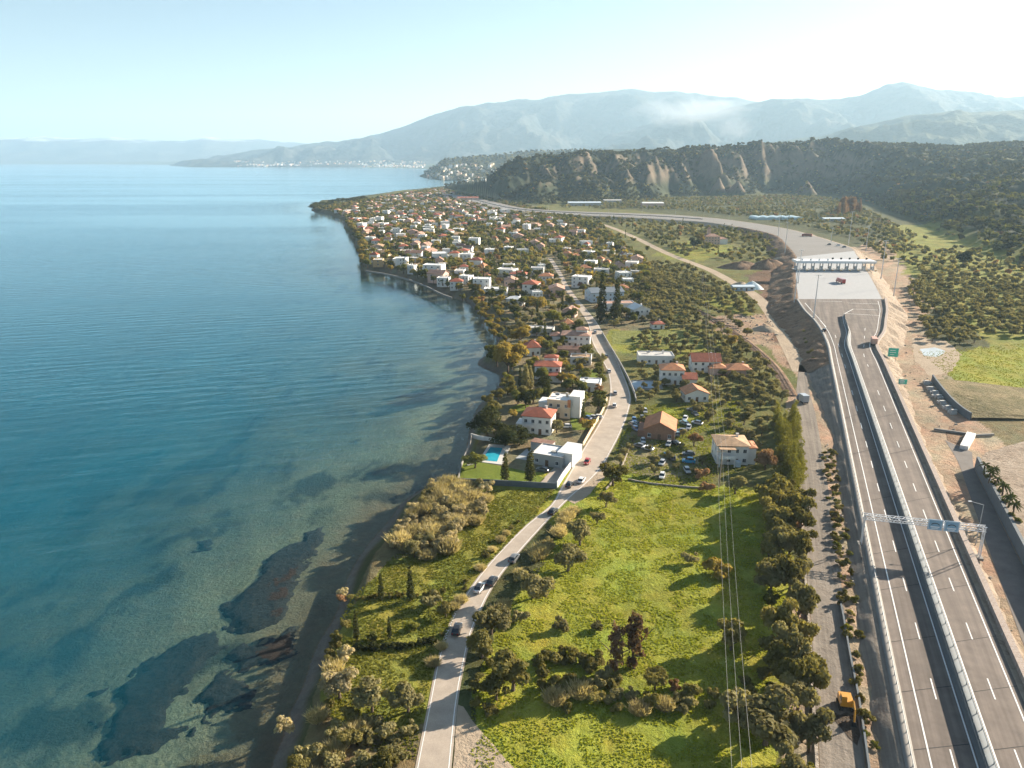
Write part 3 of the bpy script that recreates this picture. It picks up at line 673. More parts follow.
def roof_mb(kind, w, d, z, m, pitch=.42, ov=.5, ridge='x'):
    b = MB(); W, D = w/2+ov, d/2+ov; t = .22
    if kind == 'flat': return None
    if kind == 'hip':
        hgt = min(W, D)*pitch; r = max(W, D)-min(W, D)
        rp = [(-r, 0), (r, 0)] if W >= D else [(0, -r), (0, r)]
        base = [(-W, -D), (W, -D), (W, D), (-W, D)]
        vs = [(x, y, z) for x, y in base]+[(x, y, z+t) for x, y in base]+[(x, y, z+t+hgt) for x, y in rp]
        fs = [(3, 2, 1, 0)]+[(i, (i+1) % 4, 4+(i+1) % 4, 4+i) for i in range(4)]
        if r < .05: fs += [(4, 5, 8), (5, 6, 8), (6, 7, 8), (7, 4, 8)]
        elif W >= D: fs += [(4, 5, 9, 8), (5, 6, 9), (6, 7, 8, 9), (7, 4, 8)]
        else: fs += [(4, 5, 8), (5, 6, 9, 8), (6, 7, 9), (7, 4, 8, 9)]
        return b.add(vs, fs, m)
    # gable, ridge along local x or y
    if ridge == 'x':
        hgt = D*pitch; prof = [(-D, 0), (0, hgt), (D, 0), (D, t), (0, hgt+t), (-D, t)]; vs = [(-W, a, z+c) for a, c in prof]+[(W, a, z+c) for a, c in prof]
    else:
        hgt = W*pitch; prof = [(-W, 0), (0, hgt), (W, 0), (W, t), (0, hgt+t), (-W, t)]; vs = [(a, -D, z+c) for a, c in prof]+[(a, D, z+c) for a, c in prof]
    fs = [(i, (i+1) % 6, 6+(i+1) % 6, 6+i) for i in range(6)]+[(0, 1, 4, 5), (1, 2, 3, 4), (6, 11, 10, 7), (7, 10, 9, 8)]
    return b.add(vs, fs, m)
def make_house(loc, rz, w, d, floors, roof, wm, rm, label, cat='house', group=None, name='house', ridge='x', fh=3.0, pitch=.42, wins=3, shut=False, balcony=0, chimney=True, extra=None, tank=False, sides=2, backs=True, winw=1.2, plinth=True, exc=True):
    r = empty(name, loc, rz, label, cat, group); h = floors*fh
    a = MB()
    if roof == 'flat':
        a.box((0, 0, h/2-.5), (w, d, h+1), wm); pt = .22
        for (x, y, ww, dd) in ((0, -d/2+pt/2, w, pt), (0, d/2-pt/2, w, pt), (-w/2+pt/2, 0, pt, d-2*pt), (w/2-pt/2, 0, pt, d-2*pt)): a.box((x, y, h+.2), (ww, dd, .4), wm)
    else:
        a.box((0, 0, h/2-.5), (w, d, h+1), wm)
        if roof == 'gable':
            if ridge == 'y':
                hg = (w/2)*pitch
                for s in (-1, 1): a.add([(-w/2, s*(d/2-.1), h), (w/2, s*(d/2-.1), h), (0, s*(d/2-.1), h+hg), (-w/2, s*d/2, h), (w/2, s*d/2, h), (0, s*d/2, h+hg)], [(0, 1, 2), (5, 4, 3), (0, 3, 4, 1), (1, 4, 5, 2), (2, 5, 3, 0)], wm)
            else:
                hg = (d/2)*pitch
                for s in (-1, 1): a.add([(s*(w/2-.1), -d/2, h), (s*(w/2-.1), d/2, h), (s*(w/2-.1), 0, h+hg), (s*w/2, -d/2, h), (s*w/2, d/2, h), (s*w/2, 0, h+hg)], [(0, 1, 2), (5, 4, 3), (0, 3, 4, 1), (1, 4, 5, 2), (2, 5, 3, 0)], wm)
    a.build('wall', r)
    if roof == 'flat':
        b = MB(); b.box((0, 0, h+.04), (w-.5, d-.5, .08), rm)
    else: b = roof_mb(roof, w, d, h+.004, rm, pitch, .5, ridge)
    ro = b.build('roof', r)
    if chimney:
        c = MB(); zt = h+(0.2 if roof == 'flat' else min(w, d)/2*pitch*.6); c.box((w*.22, d*.12, zt+.5), (.7, .7, 1.8), wm); c.box((w*.22, d*.12, zt+1.47), (.95, .95, .14), GY); c.build('chimney', ro)
    if tank:
        c = MB(); c.box((-w*.2, d*.1, h+.62), (1.6, 1.1, .1), SLT); c.bar((-w*.2-.9, d*.1+.5, h+1.0), (-w*.2+.9, d*.1+.5, h+1.0), .33, FRM, 8); c.bar((-w*.2, d*.1, h+.05), (-w*.2, d*.1+.4, h+1.0), .06, FRM, 5); c.build('solar_heater', ro)
    nw = wins
    for fl in range(floors):
        z = fl*fh+1.55
        for i in range(nw):
            x = -w/2+w*(i+.5)/nw
            if fl == 0 and i == nw//2:
                dm = MB(); dm.box((x, -d/2-.02, 1.05), (1.1, .10, 2.1), DOOR); dd = dm.build('door', r)
                hm = MB(); hm.box((x+.4, -d/2-.10, 1.0), (.05, .06, .18), FRM); hm.build('handle', dd); continue
            if fl < balcony or True: window(r, x, -d/2-.004, z, 0, winw, 1.35, shut)
            if backs: window(r, x, d/2+.004, z, math.pi, winw, 1.35, shut)
        for i in range(sides):
            y = -d/2+d*(i+.5)/sides
            window(r, w/2+.004, y, z, math.pi/2, winw, 1.35, shut); window(r, -w/2-.004, y, z, -math.pi/2, winw, 1.35, shut)
        if fl >= 1 and balcony:
            bb = MB(); bw = w*balcony; bb.box((-w/2+bw/2, -d/2-.75, fl*fh-.10), (bw, 1.5, .2), wm); o = bb.build('balcony', r)
            rb = MB(); rb.box((-w/2+bw/2, -d/2-1.46, fl*fh+.45), (bw, .07, .9), wm); rb.box((-w/2+.04, -d/2-.72, fl*fh+.45), (.07, 1.4, .9), wm); rb.box((-w/2+bw-.04, -d/2-.72, fl*fh+.45), (.07, 1.4, .9), wm); rb.build('railing', o)
    if extra: extra(r)
    if exc: EXC.append((loc[0], loc[1], max(w, d)*.62))
    return r
def at(px, py, dz=0.0):
    p = P(px, py); return (p.x, p.y, p.z+dz)
def wing(r, x, y, w, d, h, roof, wm, rm, z0=0, ridge='x', pitch=.4, nm='wing'):
    a = MB(); a.box((x, y, z0+h/2-.2), (w, d, h+.4), wm); o = a.build(nm, r)
    b = MB()
    if roof == 'flat': b.box((x, y, z0+h+.06), (w+.3, d+.3, .12), rm); b.build('roof', o)
    elif roof:
        b = roof_mb(roof, w, d, z0+h+.004, rm, pitch, .4, ridge); b.v = [(p[0]+x, p[1]+y, p[2]) for p in b.v]; b.build('roof', o)
    return o
TH = -R(24)
# --- the seaside villas
def xa(r):
    wing(r, 5.4, 2.2, 5.0, 9.5, 4.6, 'flat', WH, FLW); wing(r, -6.5, 8.2, 7.5, 3.6, 2.9, 'flat', GY, BRN, nm='pergola')
    a = MB(); a.box((-7.5, 1.6, .06), (8.5, 9, .12), mat('terrace_slab', (.42, .43, .42), .8, .1)); a.build('terrace', r)
    a = MB(); a.box((1, -1, 3.86), (1.6, 1.2, .5), GY); a.box((2.2, 2.6, 3.9), (.9, .9, .6), SLT); a.build('roof_box', r)
make_house(at(552, 461, 0), TH, 10.5, 9.5, 1, 'flat', GY, FLW, 'modern flat roofed villa with pale roof terrace beside the swimming pool', 'villa', fh=3.5, wins=3, chimney=False, extra=xa, name='villa', sides=2)
def xb(r): wing(r, -6.6, -.5, 2.4, 6, 3.0, 'flat', WH, WH, nm='veranda')
make_house(at(539, 430), TH*.6, 10.5, 9, 2, 'hip', WH, RED, 'white two storey house with red hip roof next to the pool villa', 'villa', fh=3.3, wins=4, balcony=.4, extra=xb, name='villa')
def xc(r):
    wing(r, 6.0, .8, 4.2, 8, 8.6, 'flat', WH, FLW); wing(r, -6.8, 3, 4.4, 6, 4.2, 'flat', WH, FLW)
    a = MB(); a.box((4.2, -5.06, 6.2), (1.2, .1, 3.0), ORG); a.build('sun_blind', r)
make_house(at(561, 414), TH*.7, 9, 9.5, 2, 'flat', CR_, FLW, 'ochre and white block house with stepped flat roofs above the coast road', 'house', fh=3.4, wins=3, extra=xc, balcony=.5, tank=True)
make_house(at(590, 389), TH*.5, 9, 8, 1, 'flat', WH, FLW, 'small white flat roofed house standing right beside the coast road bend', 'house', fh=3.6, wins=3, chimney=False, tank=True)
def xe(r): wing(r, 2.5, -6.2, 9, 4, 3.0, 'hip', WH, RED, pitch=.35); wing(r, 1.0, 6.0, 6, 4, 8.0, 'hip', WH, RED)
make_house(at(548, 377), TH*.3, 11.5, 8, 2, 'hip', WH, RED, 'house with stepped deep red roofs among trees above the shore', 'house', fh=3.0, wins=4, extra=xe, pitch=.35)
make_house(at(532, 354), 0.1, 7.5, 7.5, 1, 'hip', WH, RED, 'little white house under a pointed red pyramid roof near the big yellow tree', 'house', fh=4.2, wins=3, pitch=.75)
def xg(r): wing(r, -10.5, 1, 6.5, 7, 5.0, 'hip', WH, BRN); wing(r, 3, 1, 6, 5, 8.6, 'hip', WH, PNK)
make_house(at(576, 345), -.15, 15, 10, 2, 'hip', WH, PNK, 'large white house with faded tan hip roofs left of the coast road', 'house', fh=3.1, wins=5, extra=xg, balcony=.6, pitch=.3)
make_house(at(572, 354), -.1, 14, 6, 1, 'hip', PK, BRN, 'long low house with dark brown roof just below the large white house', 'house', fh=3.0, wins=4, pitch=.35)
make_house(at(581, 363), -.15, 10, 7, 1, 'flat', WH, TAN, 'low white house with flat tan roof between yellow garden trees', 'house', fh=3.6, wins=3)
make_house(at(604, 300), .25, 24, 14, 2, 'gable', BL, SLT, 'big pale blue hall with dark slate gable roof right of the village street', 'hall', fh=3.2, wins=6, ridge='x', chimney=False, pitch=.35)
make_house(at(618, 309), .1, 21, 10, 1, 'flat', WH, PNK, 'long white building with flat pinkish roof beside tall cypresses', 'building', fh=4.4, wins=6, chimney=False)
make_house(at(638, 317), .3, 11, 10, 2, 'gable', WH, FLW, 'white gabled house with pale roof at the edge of the vegetable field', 'house', fh=2.8, wins=3, ridge='y')
make_house(at(516, 304), -.3, 11, 9, 1, 'hip', WH, FLW, 'white house with bright pale roof above the curving promenade', 'house', fh=4.0, wins=4, pitch=.3)
make_house(at(496, 294), -.1, 17, 10, 1, 'flat', WH, FLW, 'wide white flat roofed building closest to the promenade corner', 'building', fh=4.2, wins=5, tank=True)
make_house(at(546, 283), -.1, 11, 9, 2, 'hip', WH, ORG, 'white two storey house with bright orange roof in the middle of the village', 'house', fh=3.0, wins=4)
make_house(at(570, 316), -.3, 8, 9, 1, 'gable', PK, PNK, 'pink house with faded tile roof beside the village street', 'house', fh=4.0, wins=2, ridge='y')
# --- houses between the coast road and the railway
def xq(r):
    wing(r, 6.2, -1, 2.6, 6, 5.6, 'hip', WH, ORG, pitch=.3)
    a = MB(); a.box((-2.2, -6.2, 3.0), (5.2, 2.6, .2), WH); a.box((-2.2, -7.4, 3.5), (5.2, .1, .9), WH); a.box((-2.2, -6.2, 6.2), (5.2, 2.7, .18), TAN)
    for x in (-4.6, .2): a.box((x, -7.3, 1.4), (.3, .3, 3.0), WH); a.box((x, -7.3, 4.6), (.25, .25, 3.0), WH)
    a.build('balcony', r)
    a = MB(); a.box((1.5, -5.4, .9), (1.6, 3.0, 1.8), BL); a.build('staircase', r)
make_house(at(729, 459), -.08, 10, 9.5, 2, 'hip', WH, TAN, 'white house with tan roof and stacked balconies under the power lines', 'house', fh=3.2, wins=4, extra=xq, pitch=.28)
def xr(r): wing(r, -6.5, 0, 2.4, 9, 2.4, None, BRK, BRN)
make_house(at(660, 434), R(-14), 10.5, 12, 1, 'gable', BRK, ORG, 'brick barn with large orange gable roof beside the parked cars', 'barn', fh=3.6, wins=3, ridge='y', chimney=False, pitch=.5, extra=xr, name='barn')
make_house(at(694, 399), .05, 9.5, 8, 1, 'gable', WH, ORG, 'single storey white cottage with orange roof behind the orange barn', 'cottage', fh=3.3, wins=3, ridge='y', pitch=.4, chimney=False, name='cottage')
def xt(r): wing(r, 7.2, -3, 6, 8, 3.4, 'gable', WH, RED, ridge='x', pitch=.45)
make_house(at(671, 382), -.1, 10, 9, 2, 'hip', WH, ORG, 'white two storey house with orange hip roof and a gabled side wing', 'house', fh=3.3, wins=4, extra=xt)
make_house(at(704, 370), -.05, 13, 9, 2, 'gable', WH, RED, 'white house with wide reddish gable roof facing the olive grove', 'house', fh=2.6, wins=4, ridge='x', pitch=.6)
def xv(r): wing(r, -9, 1.5, 8, 7, 3.0, 'hip', PK, ORG)
make_house(at(737, 374), -.05, 11, 9, 1, 'hip', PK, ORG, 'pair of joined low houses with orange roofs near the railway bend', 'house', fh=3.0, wins=3, extra=xv)
make_house(at(655, 362), -.05, 17, 9, 1, 'flat', WH, FLT, 'long low white house with grey flat roof below the vegetable field', 'house', fh=4.0, wins=5, tank=True)
make_house(at(657, 328), .1, 7, 6, 1, 'hip', WH, RED, 'tiny white hut with red roof alone among field trees', 'hut', fh=2.8, wins=2, name='hut')
# --- beyond the groves
def xch(r): wing(r, -3, 2, 3.6, 3.6, 17, 'hip', PK, PNK, pitch=1.2, nm='tower'); wing(r, 12, 1, 12, 9, 6, 'hip', WH, PNK)
make_house(at(711, 244), 0, 17, 12, 3, 'hip', PK, PNK, 'pink mansion with a square tower between the groves and the motorway curve', 'mansion', wins=5, extra=xch, name='mansion', backs=False)
for (a, b, w_, d_, h_, wm, rm, lab) in ((652,207,44,22,8,PK,FLW,'pinkish warehouse with pale roof beyond the motorway curve'), (584,205.5,70,24,6,GY,BL,'long pale blue warehouse at the foot of the wooded ridge'), (612,203,40,18,6,GY,FLT,'grey shed right of the long pale blue warehouse'),
        (681,195,38,18,5,GY,BL,'pale blue shed up against the foot of the ridge'), (832,221,34,16,4,GY,BL,'small pale blue shed near the reddish trees'), (468,201,50,20,8,PK,RED,'long reddish building where the motorway meets the coast'), (742,290,16,8,3,BL,BL,'low blue shed at the edge of the olive grove')):
    make_house(at(a, b), .05, w_, d_, 1, 'gable', wm, rm, lab, 'warehouse', fh=h_, wins=4, chimney=False, pitch=.18, name='warehouse', backs=False, winw=2.0)
# glass house: long pale sheeted roof
def glass_house(px, py, w_, d_, lab):
    r = empty('greenhouse', at(px, py), .03, lab, 'greenhouse'); m = mat('plastic_sheet', (.50, .60, .62), .35, .06)
    n = 5
    for k in range(n):
        b = MB(); pts = [(math.cos(math.pi*i/8), math.sin(math.pi*i/8)) for i in range(9)]; ww = w_/n
        x0 = -w_/2+ww*(k+.5); V = [(x0+a*ww/2*.98, -d_/2, 2.5+c*2.2) for a, c in pts]+[(x0+a*ww/2*.98, d_/2, 2.5+c*2.2) for a, c in pts]
        b.add(V, [(i, i+1, 10+i, 9+i) for i in range(8)]+[tuple(range(8, -1, -1)), tuple(range(9, 18))], m); b.build('roof', r)
    b = MB(); b.box((0, 0, 1.0), (w_-.3, d_-.3, 3.0), m); b.build('wall', r); EXC.append((*at(px, py)[:2], w_*.5))
glass_house(776, 219, 78, 40, 'long pale greenhouse with rounded sheet roofs beyond the motorway')
# --- the village itself: copies of a few house kinds
VP = [
 ('white', 'small white house with flat roof in the crowded shore village', dict(w=10, d=9, floors=2, roof='flat', wm=WH, rm=FLW, tank=True)),
 ('screed', 'off white block with grey flat roof in the crowded shore village', dict(w=13, d=10, floors=2, roof='flat', wm=WH, rm=FLT, balcony=.5)),
 ('tallflat', 'three storey white apartment block in the crowded shore village', dict(w=14, d=11, floors=3, roof='flat', wm=WH, rm=FLW, balcony=.7)),
 ('redhip', 'white house under a red hip roof in the crowded shore village', dict(w=11, d=9, floors=2, roof='hip', wm=WH, rm=RED)),
 ('orange', 'cream house under an orange hip roof in the crowded shore village', dict(w=10, d=10, floors=1, roof='hip', wm=CR_, rm=ORG, fh=3.6)),
 ('pinkgab', 'pink house under a faded gable roof in the crowded shore village', dict(w=10, d=12, floors=2, roof='gable', wm=PK, rm=PNK, ridge='y')),
 ('brown', 'white house under a brown gable roof in the crowded shore village', dict(w=12, d=9, floors=2, roof='gable', wm=WH, rm=BRN, ridge='x')),
 ('tan', 'low cream house under a tan hip roof in the crowded shore village', dict(w=14, d=10, floors=1, roof='hip', wm=CR_, rm=TAN, fh=3.4)),
 ('ochre', 'ochre house with pale flat roof in the crowded shore village', dict(w=9, d=9, floors=2, roof='flat', wm=YE, rm=FLW)),
 ('greylow', 'grey low building with flat roof in the crowded shore village', dict(w=15, d=9, floors=1, roof='flat', wm=GY, rm=FLT, fh=3.8, tank=True)),
]
VZONE = [[(445,190),(475,203),(520,213),(560,222),(610,242),(640,262),(640,290),(596,296),(560,296),(540,318),(506,306),(470,294),(440,284),(405,274),(372,267),(372,250),(360,232),(350,222),(335,212),(390,196)],
         [(500,310),(540,322),(575,330),(560,342),(530,340),(506,330)]]
def scatter(polys, gap, rng, n=40000, z=PZ, jag=0):
    """points at least `gap` apart inside the areas"""
    out = []; 
    for poly in polys:
        q = P2(poly, z); lo, hi = q.min(0), q.max(0); area = (hi-lo).prod(); k = int(min(n, area/gap**2*2.2))+4
        x = rng.uniform(lo[0], hi[0], k); y = rng.uniform(lo[1], hi[1], k); m = inpoly(q, x, y); cell = {}
        for a, b in zip(x[m], y[m]):
            i, j = int(a//gap), int(b//gap)
            if any((a-c)**2+(b-d)**2 < gap*gap for u in (-1, 0, 1) for v in (-1, 0, 1) for (c, d) in cell.get((i+u, j+v), ())): continue
            cell.setdefault((i, j), []).append((a, b)); out.append((a, b))
    return np.array(out)
ROADS = [(CC, 6.0), (allL, 5.0), (allR, 6.0), (dl, 6.5), (rl, 4.0), ((TL+TR)/2, 9.0), ((SL+SR)/2, 9.0)]
HWPOLY = np.concatenate([allL[:, :2], allR[::-1, :2]])
def clear(x, y, pad=0.0, houses=True):
    m = ~inpoly(HWPOLY, x, y) & (signed(x, y) > 2.0)
    for pl, d in ROADS: m &= polydist(pl[::3, :2], x, y) > d+pad
    if houses and EXC:
        e = np.array(EXC)
        for (a, b, r) in e: m &= (x-a)**2+(y-b)**2 > (r+pad)**2
    return m
rg_ = np.random.default_rng(11)
pts = scatter(VZONE, 18.5, rg_); pts = pts[clear(pts[:, 0], pts[:, 1], 4)]
# thinner away from the shore and the village street
keep = []
for (x, y) in pts:
    a, b = PX(x, y); dens = 1.0 if b > 250 or a < 520 else .62
    keep.append(rg_.random() < dens and fbm(np.array([x/70]), np.array([y/110]), 2)[0] > -.27)
pts = pts[np.array(keep)]; order = np.argsort(np.hypot(pts[:, 0], pts[:, 1])); pts = pts[order]; restp = pts[285:]; pts = pts[:285]
protos = {}
for i, (x, y) in enumerate(pts):
    k = rg_.choice(len(VP), p=[.19, .12, .07, .14, .11, .11, .07, .09, .04, .06]); nm, lab, kw = VP[k]
    D_ = math.hypot(x, y); lod = 0 if D_ < 620 else 1
    if (k, lod) not in protos:
        kk = dict(kw); 
        if lod: kk.update(wins=3, sides=1, backs=False)
        protos[(k, lod)] = make_house((x, y, PZ), 0, kk.pop('w'), kk.pop('d'), kk.pop('floors'), kk.pop('roof'), kk.pop('wm'), kk.pop('rm'), lab, group=lab.replace(' in the crowded', 's in the crowded', 1), exc=False, **kk); o = protos[(k, lod)]
    else: o = copy_tree(protos[(k, lod)])
    sc = .62+.62*rg_.random()**1.3; o.location = (x, y, PZ); o.rotation_euler = (0, 0, rg_.choice([-.4, -.3, .15, 0, -.2])+rg_.normal()*.1+rg_.choice([0, math.pi/2, math.pi]))
    o.scale = (sc*rg_.uniform(.92, 1.1), sc*rg_.uniform(.92, 1.1), rg_.uniform(.92, 1.12)); EXC.append((x, y, 5.6))
b = MB()
for (x, y) in restp:
    w_, d_, h_, a_ = rg_.uniform(7, 12), rg_.uniform(7, 11), rg_.choice([3.5, 6, 6.5]), rg_.normal()*.3; b.box((x, y, PZ+h_/2), (w_, d_, h_), [WH, WH, CR_, PK][rg_.integers(4)], a_)
    m_ = [RED, ORG, PNK, FLW, FLT, BRN][rg_.integers(6)]
    if m_ in (FLW, FLT): b.box((x, y, PZ+h_+.15), (w_*.96, d_*.96, .3), m_, a_)
    else: b.box((x, y, PZ+h_+.7), (w_*1.08, d_*1.08, 1.4), m_, a_, taper=.25)
    EXC.append((x, y, 5.0))
if len(restp): tag(b.build('distant_houses'), 'mass of small houses at the far end of the shore village', kind='stuff')
print('village houses', len(pts))
# ================================================================== plants
def leaf_material(name, c1, c2, transl=.42):
    t = NT(name); tone = t.attr('tone').outputs['Fac']; rnd = t.n('ShaderNodeObjectInfo').outputs['Random']; r2 = t.attr('rnd').outputs['Fac']
    f = t.math('FRACT', t.math('ADD', rnd, r2)); k = t.math('ADD', t.math('MULTIPLY', tone, .6), t.math('MULTIPLY', f, .4))
    c = t.mix(k, c1, c2); v = t.n('ShaderNodeMapRange', {'Value': t.math('FRACT', t.math('MULTIPLY', f, 7.31)), 'To Min': .72, 'To Max': 1.25}).outputs[0]
    c = t.mix(1.0, c, t.n('ShaderNodeCombineColor', {0: v, 1: v, 2: v}).outputs[0], 'MULTIPLY')
    d = t.n('ShaderNodeBsdfDiffuse', {'Color': c}); tr = t.n('ShaderNodeBsdfTranslucent', {'Color': t.mix(1.0, c, (1.15, 1.1, .6), 'MULTIPLY')})
    return t.surf(t.n('ShaderNodeMixShader', {0: transl, 1: d, 2: tr}))
L_OLIVE = leaf_material('olive_leaf', (.165,.155,.070), (.35,.305,.150))
L_HEDGE = leaf_material('hedge_leaf', (.115,.112,.038), (.28,.235,.085))
L_GREEN = leaf_material('green_leaf', (.100,.115,.034), (.23,.215,.07))
L_DARK = leaf_material('dark_leaf', (.042,.054,.022), (.100,.102,.042))
L_YELL = leaf_material('yellow_leaf', (.24,.19,.05), (.42,.31,.085))
L_AUT = leaf_material('autumn_leaf', (.27, .155, .09), (.42, .265, .15))
L_REED = leaf_material('reed_leaf', (.33,.285,.15), (.60,.50,.31))
L_BROWN = leaf_material('brown_leaf', (.12, .075, .048), (.25, .165, .11))
L_LIME = leaf_material('lime_leaf', (.125,.135,.03), (.25,.23,.06))
L_PALM = leaf_material('palm_leaf', (.055, .075, .025), (.12, .14, .05))
L_FOREST = leaf_material('forest_leaf', (.050,.055,.026), (.125,.112,.050))
BARK = mat('bark', (.13, .095, .07), .95, .2, 3.0)
def lobes_crown(rng, lobes, n, leaf, flat=.85, upright=0.0):
    """leaf quads spread over and through a set of (centre, radii) clumps"""
    w = np.array([l[1][0]*l[1][1]+l[1][0]*l[1][2] for l in lobes]); w = w/w.sum(); V = []; T = []
    k = rng.choice(len(lobes), n, p=w); d = rng.normal(size=(n, 3)); d /= np.linalg.norm(d, axis=1)[:, None]
    d[:, 2] = np.where(d[:, 2] < -.45, -d[:, 2]*.6, d[:, 2])
    rr = 1-np.abs(rng.normal(size=n))*.18+.11*rng.normal(size=n)*(rng.random(n) < .5)
    C = np.array([l[0] for l in lobes])[k]; RR = np.array([l[1] for l in lobes])[k]; p = C+d*RR*rr[:, None]
    nr = d/RR; nr /= np.linalg.norm(nr, axis=1)[:, None]; nr = nr*flat+rng.normal(size=(n, 3))*.38; nr[:, 2] += .12; nr /= np.linalg.norm(nr, axis=1)[:, None]
    u = np.cross(nr, rng.normal(size=(n, 3))); u /= np.linalg.norm(u, axis=1)[:, None]+1e-9; v = np.cross(nr, u)
    if upright: v = v*(1-upright)+np.array([0, 0, 1.0])*upright
    s = leaf*rng.uniform(.6, 1.3, n)[:, None]
    Q = np.stack([p-u*s*.5-v*s*.4, p+u*s*.5-v*s*.55, p+u*s*.42+v*s*.5, p-u*s*.55+v*s*.45], 1)
    lt = rng.uniform(0, 1, len(lobes))[k]; tone = np.clip(.55*lt+.45*rng.uniform(0, 1, n), 0, 1)
    return Q.reshape(-1, 3), np.repeat(tone, 4)
def lobeset(rng, r, h0, h1, n, var=.5):
    out = [((rng.normal()*r*.12, rng.normal()*r*.12, (h0+h1)/2), (r*rng.uniform(.5, .66), r*rng.uniform(.5, .66), (h1-h0)*.40))]
    for i in range(n):
        a = 2*math.pi*i/n+rng.normal()*.5; q = rng.uniform(.3, .85)*r; z = rng.uniform(h0+(h1-h0)*.22, h1-(h1-h0)*.12); s = r*rng.uniform(.22, .5)
        out.append(((q*math.cos(a), q*math.sin(a), z), (s, s*rng.uniform(.8, 1.2), s*rng.uniform(.65, .95))))
    return out
def crown_arrays(kind, rng, lod=0):
    """unit trees in metres: vertices, tone"""
    if kind == 'olive' and lod == 2: return lobes_crown(rng, lobeset(rng, 2.7, 1.0, 4.6, 9), 620, .55)
    if kind == 'olive': return lobes_crown(rng, lobeset(rng, 2.7, 1.0, 4.6, 9), 2000 if not lod else 110, .33 if not lod else 1.35)
    if kind == 'bush': return lobes_crown(rng, lobeset(rng, 1.7, .0, 2.2, 6), 1150 if not lod else 60, .27 if not lod else 1.0)
    if kind == 'broad': return lobes_crown(rng, lobeset(rng, 4.0, 1.8, 8.6, 13), 3000 if not lod else 130, .43 if not lod else 1.9)
    if kind == 'poplar': return lobes_crown(rng, [((0, 0, z), (1.5*math.sin(math.pi*(z/14)**.7)+.35, 1.5*math.sin(math.pi*(z/14)**.7)+.35, 1.6)) for z in np.linspace(1.5, 13, 10)], 2000 if not lod else 90, .36 if not lod else 1.3)
    if kind == 'pine':
        L = [((0, 0, 6.5), (3.2, 3.2, 2.6))]+[((rng.normal()*2.6, rng.normal()*2.6, rng.uniform(3.5, 8.5)), (1.9, 1.9, 1.3)) for _ in range(11)]
        return lobes_crown(rng, L, 2800 if not lod else 100, .40 if not lod else 1.7)
    if kind == 'cypress':
        L = [((rng.normal()*.08, rng.normal()*.08, z), (1.15*(1-(z/10.4))**.55*min(1, z/1.2)+.12,)*2+(.95,)) for z in np.linspace(.6, 9.8, 13)]
        return lobes_crown(rng, L, 900 if not lod else 70, .36 if not lod else .9, upright=.4)
    if kind == 'ragged':
        L = [((rng.normal()*.35, rng.normal()*.35, z), (.55+.55*math.sin(math.pi*(z/12)**.75)*rng.uniform(.7, 1.3),)*2+(1.1,)) for z in np.linspace(.8, 9, 9)]+[((rng.normal()*.8, rng.normal()*.8, rng.uniform(6, 10.5)), (.4, .4, 1.5)) for _ in range(9)]
        return lobes_crown(rng, L, 2000, .36, upright=.55)
    if kind == 'conifer':
        L = [((rng.normal()*.25, rng.normal()*.25, z), (2.3*(1-(z/12.5))**.7+.25,)*2+(1.2,)) for z in np.linspace(.8, 11.5, 12)]+[((rng.normal()*1.3, rng.normal()*1.3, rng.uniform(1, 6)), (.9, .9, 1.2)) for _ in range(8)]
        return lobes_crown(rng, L, 2300 if not lod else 90, .34 if not lod else 1.2, upright=.35)
    if kind == 'reed':
        n = 1300 if not lod else 50; a = rng.uniform(0, 2*math.pi, n); q = np.sqrt(rng.uniform(0, 1, n))*1.6; b = np.stack([q*np.cos(a), q*np.sin(a), np.zeros(n)], 1)
        hh = rng.uniform(.7, 2.3, n)*(1.15-.3*(q/1.6)); lean = np.stack([np.cos(a)*.16*q+rng.normal(size=n)*.32, np.sin(a)*.16*q+rng.normal(size=n)*.32, np.ones(n)], 1); tip = b+lean*hh[:, None]; b = b+lean*(hh*.15)[:, None]
        s = np.cross(lean, rng.normal(size=(n, 3))); s /= np.linalg.norm(s, axis=1)[:, None]; wd = (.06 if not lod else .3)
        m_ = b*.4+tip*.6; Q = np.stack([b-s*wd*.6, m_-s*wd*1.3, tip, m_+s*wd*1.3], 1); return Q.reshape(-1, 3), np.repeat(rng.uniform(0, 1, n), 4)
    if kind == 'palm':
        Q = []
        for i in range(26):
            a = 2*math.pi*i/26+rng.normal()*.2; el = rng.uniform(-.3, 1.2); L = rng.uniform(2.0, 2.8); pr = None
            for k in range(7):
                t = k/6; rad = L*t*math.cos(el)*(1-.1*t); z = 3.2+L*t*math.sin(el)-1.3*t*t; p = np.array([rad*math.cos(a), rad*math.sin(a), z]); wd = .34*math.sin(math.pi*min(1, t*.9+.08)); sd_ = np.array([-math.sin(a), math.cos(a), -.35])
                if pr is not None: Q.append([pr[0]-pr[2]*pr[1], pr[0]+np.array([0, 0, .05]), p+np.array([0, 0, .05]), p-sd_*wd]); Q.append([pr[0]+np.array([0, 0, .05]), pr[0]+np.array([-pr[2][0], -pr[2][1], pr[2][2]])*pr[1], p+np.array([-sd_[0], -sd_[1], sd_[2]])*wd, p+np.array([0, 0, .05])])
                pr = (p, wd, sd_)
        Q = np.array(Q); return Q.reshape(-1, 3), np.repeat(rng.uniform(0, 1, len(Q)), 4)
TRUNK = dict(olive=(.28, 2.0, 3), bush=(.10, .9, 3), broad=(.35, 4.5, 4), poplar=(.25, 9, 2), pine=(.32, 5.5, 4), cypress=(.16, 5, 0), conifer=(.25, 7, 0), ragged=(.25, 7, 2), reed=None, palm=(.24, 3.3, 0))
PROTO = {}
